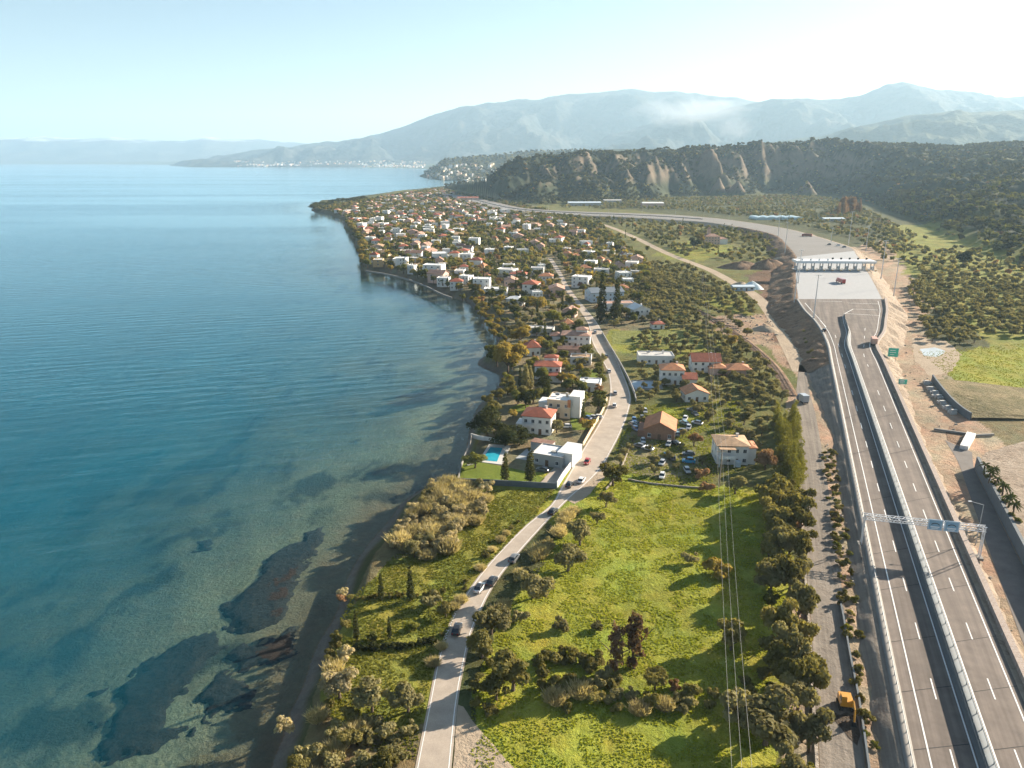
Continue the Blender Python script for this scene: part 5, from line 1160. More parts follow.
for i in range(nl+1):
    x = -Lc/2+1+(Lc-2)*i/nl
    t_ = empty('toll_booth', tuple(Vector(mid)+Matrix.Rotation(ang, 3, 'Z') @ Vector((x, 1.6, 0))), ang, 'small glazed toll booth on its island under the white canopy', 'toll booth', 'toll booths under the canopy')
    if i == 0:
        bb = MB(); bb.box((0, 0, .12), (1.9, 16, .24), M_CONCW); bb.box((0, -7.2, .7), (1.2, .7, 1.0), YE); isl = bb.build('island', t_); bb = MB(); bb.box((0, 0, 1.5), (1.5, 2.6, 2.6), M_SWHITE); bd = bb.build('cabin', t_)
        bb = MB(); bb.box((0, 0, 1.9), (1.56, 2.3, 1.1), GLS); gl_ = bb.build('window', bd); bb = MB(); bb.box((0, 0, 2.9), (1.9, 3.0, .18), M_BLUE); bb.build('roof', t_)
        bb = MB(); bb.box((.3, -4, .75), (.35, .35, 1.1), YE); bb.bar((.4, -4, 1.1), (3.4, -4, 1.15), .06, M_SWHITE, 5); bb.build('barrier_arm', t_); tb0 = t_
    else:
        for ch in list(tb0.children): copy_tree(ch, t_)
M_MAST = mat('mast_paint', (.66, .66, .66), .5, .05)
def mast(bx, by, tx, ty, label, heads=2, group=None, z=None):
    p = HP(bx, by) if z is None else np.array(P(bx, by, z)); h = lift(p[0], p[1], ty)-p[2]
    o = empty('light_mast', tuple(p), 0, label, 'light mast', group); b = MB(); b.bar((0, 0, -1.5), (0, 0, h), .40, M_MAST, 8, .18); b.box((0, 0, .2), (.9, .9, .4), M_CONC); b.build('pole', o)
    b = MB(); b.bar((-1.6, 0, h), (1.6, 0, h), .10, M_MAST, 5); b.build('crossarm', o)
    for s in ([-1.5, -.6, .6, 1.5] if heads > 2 else [-1.5, 1.5]): b = MB(); b.box((s, -.15, h-.12), (.55, .7, .22), M_SWHITE); b.build('lamp', o)
    return o
gm = 'tall light masts around the toll plaza'
for (bx, by, tx, ty, lab, z) in [(848.6,243.7,852,211.7,'tallest light mast behind the right end of the toll canopy',None), (866,250,868,226,'light mast on the right verge just behind the toll canopy',9), (881,277.5,884.5,240.6,'light mast on the right verge level with the toll canopy',9), (893.5,296,898,258.6,'light mast on the right verge in front of the toll plaza, nearest of that side',7),
      (785,251,787,222,'light mast on the left verge behind the toll plaza, right one of two',None), (778,236,779,214,'light mast on the left verge behind the toll plaza, left one of two',None), (794.5,300,796.5,258,'light mast at the front left corner of the concrete plaza',None), (798,283,799,250,'light mast at the left end of the toll canopy',None), (831,241,832,228,'short light mast far behind the toll canopy',None), (813.5,318,816,275,'thin light mast on the asphalt left of the gore in front of the plaza',None)]:
    mast(bx, by, tx, ty, lab, 4, None, z)
for i, q in enumerate(walk(offset(ff, 3)[45:], 62)[:14]):
    o = empty('street_lamp', tuple(q), 0, 'thin lamp post along the far side of the motorway curve', 'street lamp', 'lamp posts along the motorway curve'); b = MB(); b.bar((0, 0, -1), (0, 0, 12), .16, M_STEEL, 6, .1); b.build('pole', o); b = MB(); b.box((0, -.8, 12), (.4, 1.7, .16), M_SWHITE); b.build('lamp', o)
# gantry over the straight
gl0, gr0 = HP(861, 543), HP(979, 556); gl0[2] -= .3; L_ = float(np.linalg.norm(gr0-gl0)); ang = math.atan2(gr0[1]-gl0[1], gr0[0]-gl0[0]); hh = 7.2
r = empty('sign_gantry', tuple(gl0), ang, 'steel lattice gantry carrying two blue sign boards over the motorway', 'gantry')
M_LAT = mat('lattice_steel', (.66, .66, .67), .45, .05, metal=.2)
b = MB(); n = 26
for (y, z) in ((-.6, hh), (.6, hh), (-.6, hh+1.2), (.6, hh+1.2)): b.bar((-.5, y, z), (L_+.3, y, z), .10, M_LAT, 5)
for i in range(n):
    x0, x1 = L_*i/n, L_*(i+1)/n; f_ = i % 2
    for y in (-.6, .6): b.bar((x0, y, hh+1.2*f_), (x1, y, hh+1.2*(1-f_)), .07, M_LAT, 4)
    for z in (hh, hh+1.2): b.bar((x0, -.6+1.2*f_, z), (x1, .6-1.2*f_, z), .07, M_LAT, 4)
b.build('truss', r)
for x in (0, L_):
    b = MB()
    for y in (-.6, .6): b.bar((x, y, -1), (x, y, hh+1.2), .13, M_LAT, 6)
    for k in range(5): b.bar((x, -.6, hh*k/5), (x, .6, hh*(k+1)/5), .07, M_LAT, 4)
    b.build('post', r); b = MB(); b.box((x, 0, -.1), (1.4, 2.4, .7), M_CONC); b.build('footing', r)
for px in (937, 952.5):
    q = P(px, 528, gl0[2]+hh+.6); x = (Vector((q.x, q.y, 0))-Vector((gl0[0], gl0[1], 0))).dot(Vector((math.cos(ang), math.sin(ang), 0)))
    b = MB(); b.box((x, -.95, hh+.7), (3.3, .14, 2.8), M_SBLUE); sg = b.build('sign_board', r)
    b = MB()
    for (cx, cz, w_, h_) in ((0, 1.28, 3.1, .1), (0, -1.28, 3.1, .1), (-1.5, 0, .1, 2.5), (1.5, 0, .1, 2.5), (0, -.55, 2.0, .26), (0, -.95, 1.5, .18)): b.box((x+cx, -1.04, hh+.7+cz), (w_, .05, h_), M_SWHITE)
    b.build('border', sg)
    b = MB()
    for k in range(9):
        a0, a1 = math.pi*(.1+.8*k/9), math.pi*(.1+.8*(k+1)/9); b.bar((x+math.cos(a0)*.95, -1.05, hh+.55+math.sin(a0)*.62), (x+math.cos(a1)*.95, -1.05, hh+.55+math.sin(a1)*.62), .11, M_DARK, 4)
    b.build('arch_symbol', sg)
# lamp post with arm by the service road
p = np.array(P(975.5, 545)); o = empty('street_lamp', tuple(p), 0, 'lamp post with a long bent arm beside the service road and gantry', 'street lamp'); h = lift(p[0], p[1], 505)-p[2]; b = MB(); b.bar((0, 0, -.3), (0, 0, h), .13, M_STEEL, 6, .09); b.bar((0, 0, h), (-2.6, 1.0, h+.5), .07, M_STEEL, 5); b.build('pole', o); b = MB(); b.box((-2.9, 1.1, h+.5), (.8, .35, .16), M_SWHITE); b.build('lamp', o)
# green boards on the right verge
def board(px, py, w_, h_, zc, lab):
    p = P(px, py, 6.0); o = empty('road_sign', tuple(p), -.3, lab, 'road sign')
    for s in (-1, 1): b = MB(); b.bar((s*w_*.32, .12, -1), (s*w_*.32, .12, zc+h_/2), .09, M_STEEL, 6); b.build('post', o)
    b = MB(); b.box((0, 0, zc), (w_, .12, h_), M_GREEN); sb = b.build('board', o); b = MB()
    for (cx, cz, ww, hh_) in ((0, h_/2-.1, w_-.15, .08), (0, -h_/2+.1, w_-.15, .08), (-w_/2+.1, 0, .08, h_-.3), (w_/2-.1, 0, .08, h_-.3), (-.3, h_*.22, w_*.5, .28), (-.2, -.05, w_*.6, .24), (-.4, -h_*.25, w_*.4, .24)): b.box((cx, -.08, zc+cz), (ww, .05, hh_), M_SWHITE)
    b.build('lettering_rows', sb)
board(892, 361, 4.6, 4.4, 4.3, 'large square green road sign on the right verge below the toll plaza'); board(902, 387, 3.4, 2.2, 2.4, 'smaller wide green road sign on the right verge, nearer than the large one')
# ================================================================== vehicles
def loftbody(mb, secs, m, cap=True):
    n = len(secs[0]); V = [p for s in secs for p in s]; fs = []
    for i in range(len(secs)-1):
        for k in range(n): fs.append((i*n+k, i*n+(k+1) % n, (i+1)*n+(k+1) % n, (i+1)*n+k))
    fs += [tuple(range(n-1, -1, -1)), tuple((len(secs)-1)*n+k for k in range(n))]; mb.add(V, fs, m)
CARP = {}
def paint(name, c):
    t = NT('paint_'+name); t.bsdf(c, .32, **{'Coat Weight': .5, 'Coat Roughness': .08, 'Specular IOR Level': .5}); return t.m
PAINT = {k: paint(k, c) for k, c in dict(white=(.70, .70, .69), black=(.02, .02, .022), silver=(.42, .43, .44), grey=(.13, .135, .14), blue=(.06, .14, .30), red=(.36, .03, .025), bright_blue=(.05, .30, .52), teal=(.20, .34, .40), orange=(.55, .20, .06)).items()}
M_LAMP = mat('lamp_glass', (.75, .75, .72), .2, .03); M_TAIL = mat('tail_glass', (.35, .02, .02), .3, .05); M_RIM = mat('wheel_rim', (.45, .45, .46), .4, .05, metal=.6)
def car(px, py, rz, colour, label, group=None, roof=None, z=None, kind='car', off=(0, 0)):
    """rz: heading of the bonnet, radians from +Y, anticlockwise"""
    p = P(px, py, PZ+.1 if z is None else z); o = empty('parked_car' if group else 'car', (p.x+off[0], p.y+off[1], p.z), rz, label, 'car', group); key = (colour, roof, kind)
    if key not in CARP:
        W = .88; B = MB(); tall = 1.0 if kind == 'car' else 1.28
        st = [(-2.15, .72, .42, .80), (-2.05, .82, .30, .92), (-1.3, .88, .24, .95), (0, .89, .22, .93), (1.0, .88, .24, .90), (1.75, .84, .28, .80), (2.12, .70, .40, .66)]
        loftbody(B, [[(-w*.96, y, z0), (w*.96, y, z0), (w, y, (z0+z1)/2), (w*.93, y, z1*tall), (-w*.93, y, z1*tall), (-w, y, (z0+z1)/2)] for y, w, z0, z1 in st], PAINT[colour])
        G = MB(); cab = [(-1.85, .72, .90, .93), (-1.25, .66, .90, 1.40), (.1, .65, .90, 1.46), (.45, .65, .90, 1.40), (1.15, .74, .88, .90)]
        loftbody(G, [[(-.80, y, z0*tall), (.80, y, z0*tall), (w, y, z1*tall), (-w, y, z1*tall)] for y, w, z0, z1 in cab], GLS)
        Rf = MB(); loftbody(Rf, [[(-.63, y, z0*tall), (.63, y, z0*tall), (.60, y, (z0+.05)*tall), (-.60, y, (z0+.05)*tall)] for y, z0 in ((-1.25, 1.40), (-.5, 1.455), (.1, 1.46), (.45, 1.40))], PAINT[roof or colour])
        wh = MB(); wh.bar((-.11, 0, 0), (.11, 0, 0), .32, M_RUB, 14); rm = MB(); rm.bar((-.118, 0, 0), (.118, 0, 0), .19, M_RIM, 10)
        hl = MB(); hl.box((0, 0, 0), (.36, .12, .15), M_LAMP); tl_ = MB(); tl_.box((0, 0, 0), (.28, .08, .2), M_TAIL); ms = {}
        for nm, m_ in (('body', B), ('windows', G), ('roof', Rf), ('wheel', wh), ('rim', rm), ('headlight', hl), ('tail_light', tl_)): t_ = m_.build(nm); ms[nm] = t_.data; bpy.data.objects.remove(t_)
        CARP[key] = ms
    ms = CARP[key]
    link('body', ms['body'], o); link('windows', ms['windows'], o); link('roof', ms['roof'], o)
    for x in (-.80, .80):
        for y in (-1.32, 1.32): w_ = link('wheel', ms['wheel'], o); w_.location = (x, y, .32); link('rim', ms['rim'], w_)
    for x in (-.55, .55): q = link('headlight', ms['headlight'], o); q.location = (x, 2.07, .64); q = link('tail_light', ms['tail_light'], o); q.location = (x, -2.12, .76)
    return o
def road_dir(px, py):
    p = P(px, py); i = int(np.argmin((CC[:, 0]-p.x)**2+(CC[:, 1]-p.y)**2)); i = min(max(i, 1), len(CC)-2); d = CC[i+1]-CC[i-1]; return math.atan2(-d[0], d[1])
for (px, py, c, rf, lab) in [(457, 631, 'black', None, 'black car on the coast road beside the left hand garden, nearest of all'), (479.5, 589.5, 'white', 'black', 'white car with black roof driving up the coast road'), (514, 560, 'grey', None, 'dark grey car on the right side of the coast road beyond the white one'), (492, 583, 'black', None, 'dark car half hidden by the verge reeds next to the white car'), (553, 513, 'black', None, 'black car where the coast road passes the last reeds'),
    (569.5, 486, 'black', None, 'black car at the villa wall corner on the coast road'), (581.5, 481.5, 'white', None, 'white car on the road beside the black one at the villa wall'), (587, 463, 'red', None, 'red car on the coast road in front of the villa'), (614.5, 406.5, 'white', None, 'white car on the road bend below the small white house'), (615, 394, 'silver', None, 'silver car at the widest part of the coast road bend'), (609, 372, 'white', None, 'white car on the coast road above the bend'), (606, 357, 'grey', None, 'grey car on the coast road next to the field wall'), (595, 333, 'silver', None, 'silver car on the road entering the village')]:
    p = P(px, py); car(px, py, road_dir(px, py)+(0 if c != 'red' else math.pi), c, lab, roof=rf, z=PZ+.07)
gy_ = 'old cars parked around the orange barn'
yard = [(634,421,'blue'),(639,425,'teal'),(636,430,'blue'),(642,419,'grey'),(645,412,'silver'),(633,426,'grey'),(643,442,'silver'),(647.6,449.5,'white'),(639,447,'grey'),(685,419.6,'white'),(684,424,'teal'),(697,424,'silver'),(688.5,428.5,'silver'),(677.5,435,'teal'),(695,415,'grey'),(668.6,456,'bright_blue'),(673,459,'grey'),(688.5,455,'grey'),(662,464,'silver'),(662,477,'white'),(687,471.6,'silver'),(668.6,445,'silver'),(681,432,'grey'),(674,444,'black'),(692,411,'grey')]
seen = {}
for px, py, c in yard:
    cn = c.replace('_', ' '); car(px, py, rp.uniform(-.6, .6)+rp.choice([0, 1.4, 3.1]), c, f'{cn} old car parked in the yard around the orange barn', f'{cn} old cars in the yard around the orange barn')
car(688.5, 462.5, 1.35, 'bright_blue', 'bright blue van parked in the grass below the orange barn', 'vans in the yard below the orange barn', kind='van')
for px, py, c, lab in [(587, 419, 'blue', 'blue car parked in front of the ochre block house'), (592, 418.5, 'silver', 'silver car parked between blue and white ones near the ochre block'), (597, 418, 'white', 'white car parked in front of the ochre block house'), (566, 427.5, 'white', 'white car parked behind the red roofed villa'), (543, 471, 'grey', 'grey car parked in the courtyard of the flat roofed villa')]:
    car(px, py, rp.uniform(-.4, .4)+1.2, c, lab)
p = HP(824, 331); car(824, 331, -.3, 'black', 'black car on the motorway at the left edge before the plaza', z=p[2]+.03)
def lorry(px, py, rz, cab, box, label, z, ln=8.5):
    p = P(px, py, z); o = empty('lorry', tuple(p), rz, label, 'lorry'); b = MB(); b.box((0, -.8, 2.15), (2.5, ln-2.2, 2.7), box); b.build('cargo_box', o)
    b = MB(); loftbody(b, [[(-1.2, y, .55), (1.2, y, .55), (1.15, y, z1), (-1.15, y, z1)] for y, z1 in ((ln/2-1.8, 2.7), (ln/2-.6, 2.75), (ln/2-.1, 1.6), (ln/2+.1, 1.4))], cab); cb = b.build('cab', o)
    b = MB(); b.box((0, ln/2-.35, 2.05), (2.0, .5, .7), GLS); b.build('windscreen', cb); b = MB(); b.box((0, -.3, .62), (1.0, ln-.8, .3), M_DARK); b.build('chassis', o)
    for y in (-ln/2+1.0, -ln/2+2.2, ln/2-1.2):
        for x in (-1.05, 1.05): b = MB(); b.bar((x-.15, y, .5), (x+.15, y, .5), .5, M_RUB, 12); b.build('wheel', o)
    return o
lorry(873.5, 344, -.35, PAINT['white'], mat('lorry_pink', (.55, .33, .26), .6, .08), 'lorry with faded orange box on the motorway below the toll plaza', HP(873, 344)[2]+.03)
lorry(840.5, 283, .02, PAINT['red'], PAINT['red'], 'red lorry leaving the toll gate across the concrete plaza', HP(840, 283)[2]+.03, 11)
lorry(807, 236.5, .9, PAINT['red'], mat('lorry_brown', (.28, .12, .08), .6, .1), 'brown red lorry on the asphalt behind the toll gate', HP(807, 236)[2]+.05, 12)
lorry(802.5, 402, .1, PAINT['blue'], PAINT['silver'], 'small truck with blue cab and pale box standing on the dirt track junction', PZ+.15, 6.0)
for i, (px, py, c) in enumerate([(838, 246, 'white'), (844, 247.5, 'grey'), (829, 245, 'black')]): car(px, py, 1.2, c, f'{c} vehicle waiting beyond the toll gate on the right', z=HP(px, py)[2]+.05, kind='van')
# excavator in the track
p = P(845, 707); o = empty('excavator', (p.x, p.y, PZ+.1), -.2, 'orange yellow excavator digging a pit in the dirt track', 'excavator'); YEX = paint('digger', (.62, .30, .04))
for s in (-1, 1):
    b = MB(); pr = [(-1.6, .35), (-1.25, 0), (1.25, 0), (1.6, .35), (1.25, .75), (-1.25, .75)]; b.add([(s*1.0-.28, a, c) for a, c in pr]+[(s*1.0+.28, a, c) for a, c in pr], [(i, (i+1) % 6, 6+(i+1) % 6, 6+i) for i in range(6)]+[(5, 4, 3, 2, 1, 0), (6, 7, 8, 9, 10, 11)], M_RUB); b.build('track', o)
b = MB(); b.box((0, .3, 1.35), (2.3, 2.9, 1.0), YEX, taper=.93); b.build('body', o); b = MB(); b.box((-.65, -.6, 2.25), (.95, 1.3, 1.4), YEX, taper=.92); cb = b.build('cab', o); b = MB(); b.box((-.65, -.62, 2.35), (.99, 1.2, .8), GLS, taper=.95); b.build('window', cb)
b = MB(); b.bar((.35, -.9, 1.6), (.35, -3.0, 3.6), .24, YEX, 6); b.bar((.35, -3.0, 3.6), (.35, -4.4, 2.9), .2, YEX, 6); bo = b.build('boom', o); b = MB(); b.bar((.35, -4.4, 2.9), (.35, -4.9, .9), .16, YEX, 6); b.build('arm', bo); b = MB(); b.box((.35, -4.7, .45), (.9, .8, .9), M_DARK, taper=.7); b.build('bucket', bo)
sheet('excavated_pit', [(840,714),(846,712),(856,716),(860,735),(856,746),(848,738),(836,722),(828,726),(818,722),(815,710),(828,708)], earth('wet_soil', (.055, .042, .032), (.11, .085, .065), .2), .09, jag=.6, seg=1.5)
# culvert being built: slab with wing walls
p0, p1, p2, p3 = [P(a, b, PZ+1.2) for a, b in ((967,432),(976,434),(968.5,447),(960,445.5))]
o = empty('culvert', (p3.x, p3.y, PZ), 0, 'white concrete culvert slab with wing walls in the earthworks', 'culvert'); b = MB(); b.prism([(p.x-p3.x, p.y-p3.y) for p in (p0, p1, p2, p3)], -.1, 1.4, mat('fresh_concrete', (.72, .70, .67), .8, .06)); b.build('slab', o)
b = MB(); b.bar((p0.x-p3.x, p0.y-p3.y+.3, .5), (p0.x-p3.x-9, p0.y-p3.y+5, .5), .5, M_CONC, 4); b.build('wing_wall', o); b = MB(); b.bar((p1.x-p3.x, p1.y-p3.y+.3, .6), (p1.x-p3.x+7, p1.y-p3.y+1, .6), .5, M_CONC, 4); b.build('wing_wall', o)
sheet('excavated_pit', [(945,432),(950,426),(965,428),(968,432),(960,446),(948,440)], M_SOIL, .07, jag=.8)
M_PIPE = mat('pipe_concrete', (.45, .44, .42), .8, .1); mp = 'piles of grey building blocks along the curved wall'
for px, py in [(926, 384), (930, 390), (937, 398), (941, 404), (946, 409), (952, 413), (934, 394)]:
    p = P(px, py); b = MB()
    for k in range(3): b.box((rp.normal()*.3, k*1.5-1.5, .5), (2.4, 1.1, .9), M_PIPE, rp.normal()*.08)
    b.box((.1, -.7, 1.35), (2.2, 1.1, .8), M_PIPE, .1); o = b.build('block_stack'); o.location = tuple(p); o.rotation_euler = (0, 0, rp.uniform(-.6, .2)); tag(o, 'stack of grey concrete blocks beside the curved retaining wall', 'block stack', mp)
sheet('puddle', [(920,349),(935,347.5),(945,351),(938,357),(924,356)], mat('milky_water', (.50, .54, .56), .25, .05), .05, jag=1.0)
sheet('dirt_clearing', [(912,338),(945,340),(962,355),(950,372),(930,376),(915,360)], M_SAND, .03, jag=2.0)
sheet('access_road', [(975,468),(985,452),(1030,440),(1100,440),(1100,480),(1040,475),(1000,480)], M_VERGE, .05, jag=1.0)
# heaps and tarps left of the plaza
def heap(px, py, w_, d_, h, m, label, cat='heap'):
    p = P(px, py); n = 18; V = []; A_ = np.linspace(0, 2*math.pi, n, endpoint=False); rings = [1, .85, .6, .3, 0.02]
    for q in rings:
        for a in A_: k = 1+.16*math.sin(a*3+px)+.08*math.sin(a*7); V.append((math.cos(a)*w_/2*q*k, math.sin(a)*d_/2*q*k, h*(1-q**1.4)*(1+.15*math.sin(a*2+q*5))-.15))
    fs = [(r_*n+i, r_*n+(i+1) % n, (r_+1)*n+(i+1) % n, (r_+1)*n+i) for r_ in range(len(rings)-1) for i in range(n)]
    b = MB(); b.add(V, fs, m); o = b.build('earth_heap', smooth=True); o.location = tuple(p); tag(o, label, cat); return o
heap(752, 288, 16, 18, 5, mat('tarpaulin', (.52, .60, .62), .5, .06), 'heap under a pale sheet left of the toll plaza', 'covered heap')
heap(741, 285, 14, 10, 2.5, M_SAND, 'sandy heap beside the sheet covered heap')
heap(768, 268, 40, 26, 8, M_SOIL, 'large brown earth heap below the left side of the toll plaza')
heap(781, 262, 30, 16, 5, M_SAND, 'pale earth heap close to the toll plaza'); heap(742, 268, 44, 22, 6, M_SOIL, 'reddish brown spoil heap near the pink mansion')
heap(765, 330, 16, 14, 3, M_SAND, 'low sand heap in the dirt clearing by the railway')
# ================================================================== villa grounds
M_POOL = NT('pool_water'); M_POOL.bsdf(M_POOL.mix(M_POOL.noise(.5, 3, .6, M_POOL.pos()), (.02, .30, .42), (.05, .42, .52)), .05); M_POOL = M_POOL.m
def ppoly(l, z=PZ): return [P(a, b, z)[:2] for a, b in l]
o = empty('swimming_pool', at(491, 455), 0, 'turquoise swimming pool with pale stone surround on the villa lawn', 'pool'); c = P(491, 455)
def rel(l): return [(x-c.x, y-c.y) for x, y in ppoly(l)]
b = MB(); b.prism(rel([(478,462),(489,444.5),(511,446),(502,465)]), -.1, .16, mat('pool_deck', (.55, .53, .49), .8, .06)); b.build('surround', o); b = MB(); b.prism(rel([(481.5,460.5),(490.5,447.5),(502.5,448.5),(497,462)]), .05, .20, M_POOL); b.build('water', o)
sheet('lawn', [(459,478),(462,456),(480,462),(500,466),(520,470),(545,478),(540,483)], earth('lawn_grass', (.10, .14, .02), (.16, .19, .03), .3, .3), .05)
sheet('driveway', [(556,486),(566,470),(580,452),(573,450),(560,462),(548,474),(540,482)], M_OLD, .05)
def pwall(pts, h, m, label, w_=.3, cat='wall', name='garden_wall', step=3):
    o = wall_along(name, crom([P(a, b) for a, b in pts], step), w_, h, m, label, cat, -.2); return o
pwall([(458,483.5),(480,484.5),(510,486),(535,487.5),(556,488.5)], 2.0, M_CONCB, 'long pale garden wall in front of the villa lawn facing the meadow')
pwall([(557,488),(563,478),(571,467),(581,450)], 2.2, WH, 'white roadside wall climbing from the villa corner along the coast road')
pwall([(583,446),(592,430),(602,413),(607,400)], 1.5, CR_, 'cream roadside wall below the ochre block house on the coast road'); pwall([(471,437),(478,439),(490,441),(500,443)], 1.6, WH, 'white sea wall stub behind the pool trees')
pwall([(458,482),(462,465),(468,450),(472,437)], 1.4, M_CONC, 'grey sea wall along the shore side of the villa lawn')
pwall([(602,334),(610,348),(619,363),(628,380),(634,394),(636,402)], 1.8, GY, 'long grey wall along the field side of the coast road')
pwall([(606,490),(616,478),(624,462),(630,446)], .8, M_STONE, 'low stone wall along the dirt yard beside the coast road'); pwall([(366,271.5),(385,274.5),(406,279.5),(425,286.5),(441,294.5),(452,298.5)], 1.2, M_CONC, 'stone quay wall along the curving village promenade', .8, step=5)
pwall([(628,480),(650,484),(680,487),(705,489)], .7, M_STONE, 'low stone wall along the top of the bright field')
b = MB(); b.box((0, 0, .35), (2.2, .9, .3), WH); b.box((0, .38, .7), (2.2, .2, .5), WH); o = b.build('garden_sofa'); o.location = at(470, 465); o.rotation_euler = (0, 0, .6); tag(o, 'white garden sofa on the villa lawn left of the pool', 'garden sofa')
b = MB(); b.box((0, 0, .35), (1.0, 1.0, .3), WH); b.box((0, .4, .7), (1.0, .2, .5), WH); o = b.build('garden_chair'); o.location = at(473.5, 462); o.rotation_euler = (0, 0, -.8); tag(o, 'white garden armchair beside the sofa on the villa lawn', 'garden chair')
o = empty('sunken_court', at(645, 386), 0, 'pale blue covered court with low rim below the long white house', 'court'); c = P(645, 386); b = MB(); b.prism(rel([(628,384),(632,380.5),(661,381),(663,389.5),(634,391)]), -.1, .3, M_CONC); b.build('rim', o); b = MB(); b.prism(rel([(631,384.2),(634,382),(659,382.3),(660,388),(635,389.4)]), .1, .36, mat('court_blue', (.38, .46, .52), .6, .1)); b.build('cover', o)
sheet('farm_yard', [(630,432),(648,418),(655,440),(668,452),(700,455),(705,470),(660,480),(625,470),(612,462)], earth('yard_dirt', (.16, .145, .07), (.26, .215, .13), .2, .6, c3=(.13, .15, .04)), .035, jag=2.5)
sheet('garden_lawn', [(570,417),(585,412),(600,416),(592,430),(572,430)], earth('lawn_grass2', (.10, .14, .02), (.16, .19, .03), .3, .3), .05, jag=.6)
sheet('garden_lawn', [(509,408),(520,404),(530,405),(524,412),(512,414)], bpy.data.materials['lawn_grass2'], .05, jag=.6); sheet('garden_lawn', [(580,372),(600,368),(604,378),(590,384),(580,382)], bpy.data.materials['lawn_grass2'], .05, jag=.8)
sheet('vegetable_field', [(612,331),(700,330),(728,343),(700,349),(650,346),(612,344)], earth('crop_rows', (.12, .14, .03), (.22, .22, .07), .2, .8), .04, jag=2)
# ================================================================== power line
M_WIRE = mat('wire', (.40, .38, .35), .5, .05); M_POLE = mat('pole_wood', (.30, .25, .20), .9, .15, 2)
poles = [P(739, 905), P(719, 487), P(711, 388), P(706, 330), P(702, 290)]; hp = 12.0; tops = []
for i, p in enumerate(poles):
    if i == 0: tops.append(p+Vector((0, 0, hp-.4))); continue
    o = empty('power_pole', tuple(p), 0, ['', 'power pole beside the white house with stacked balconies', 'power pole in the olive grove behind the orange roofed cottage', 'power pole at the edge of the vegetable field', 'farthest power pole of the line in the groves'][i], 'power pole'); b = MB(); b.bar((0, 0, -.5), (0, 0, hp), .20, M_POLE, 7, .13); b.build('pole', o); b = MB(); b.box((0, 0, hp-.5), (3.2, .14, .16), M_POLE); b.build('crossarm', o)
    for x in (-1.45, 0, 1.45): b = MB(); b.bar((x, 0, hp-.42), (x, 0, hp-.1), .07, M_SWHITE, 5); b.build('insulator', o)
    tops.append(p+Vector((0, 0, hp-.1)))
for k, x in enumerate((-1.45, 0, 1.45)):
    b = MB()
    for a_, c_ in zip(tops, tops[1:]):
        pts_ = []
        for i in range(13): t = i/12; q = a_.lerp(c_, t); pts_.append((q.x+x, q.y, q.z-4*t*(1-t)*2.2))
        b.tube(pts_, .024, M_WIRE, 4)
    tag(b.build('power_cable'), ['seaward cable of the three strung above the bright field', 'middle cable of the three strung above the bright field', 'landward cable of the three strung above the bright field'][k], 'cable')
# ================================================================== reefs in the shallows
t = NT('reef'); v = t.pos(); n = t.noise(.55, 7, .75, v); c = t.mix(t.ramp(n, [(.38, 0), (.66, 1)]), (.004, .003, .0022), (.024, .015, .009)); bs = t.bsdf(c, .8, **{'Specular IOR Level': .3}); t.set(bs, 'Normal', t.bump(n, 1.0, 1.0)); M_REEF = t.m
def reef(poly, top=.05):
    q = P2(poly, 0); lo, hi = q.min(0)-2, q.max(0)+2; nx, ny = int((hi[0]-lo[0])/.45)+2, int((hi[1]-lo[1])/.7)+2
    X, Y = np.meshgrid(np.linspace(lo[0], hi[0], nx), np.linspace(lo[1], hi[1], ny)); x, y = X.ravel(), Y.ravel()
    xx = x+fbm(x/5, y/5, 6)*3.6; yy = y+fbm(x/5+30, y/5, 6)*3.8; ed = np.concatenate([q, q[:1]]); d = polydist(ed, xx, yy); d = np.where(inpoly(q, xx, yy), d, -d)
    d = d+fbm(x/1.3, y/1.3, 4)*.9; tb = np.minimum(terrain(x, y), -.1)
    z = np.minimum(tb+np.clip(d*.35, -.6, .75)+fbm(x/1.1, y/1.1, 4)*.28+fbm(x/6, y/6, 2)*.3, top+fbm(x/1.4, y/1.4, 3)*.06); z = np.where(d < -.4, tb-.8, z)
    f = gridfaces(ny, nx); keep = (d[f] > -1.2).any(1); me = npmesh('reef', np.stack([x, y, z], 1), f[keep], [M_REEF], smooth=True); tag(link('reef', me), kind='structure')
reef([(325,523),(314,524),(299,536),(285,540),(270,551),(262,566),(244,589),(223,600),(225,619),(244,630),(270,626),(285,621),(292,601),(302,566),(323,542)])
reef([(216,622),(187,630),(161,641),(135,656),(114,675),(114,697),(96,735),(105,755),(131,754),(157,742),(176,739),(180,724),(165,720),(172,705),(171,694),(195,671),(219,645)])
reef([(219,652),(240,641),(270,634),(292,628),(296,650),(270,664),(240,667)], .04); reef([(192,694),(210,676),(226,664),(240,675),(262,690),(244,709),(210,709),(199,701)], -.02)
for q in ([(82,678),(90,672),(101,674),(96,683),(86,684)], [(89,709),(97,705),(102,709),(95,713)], [(183,726),(190,722),(194,726),(187,731)], [(203,712),(212,709),(216,716),(206,719)], [(188,545),(197,532),(212,528),(213,533),(203,541)]): reef(q, -.06)

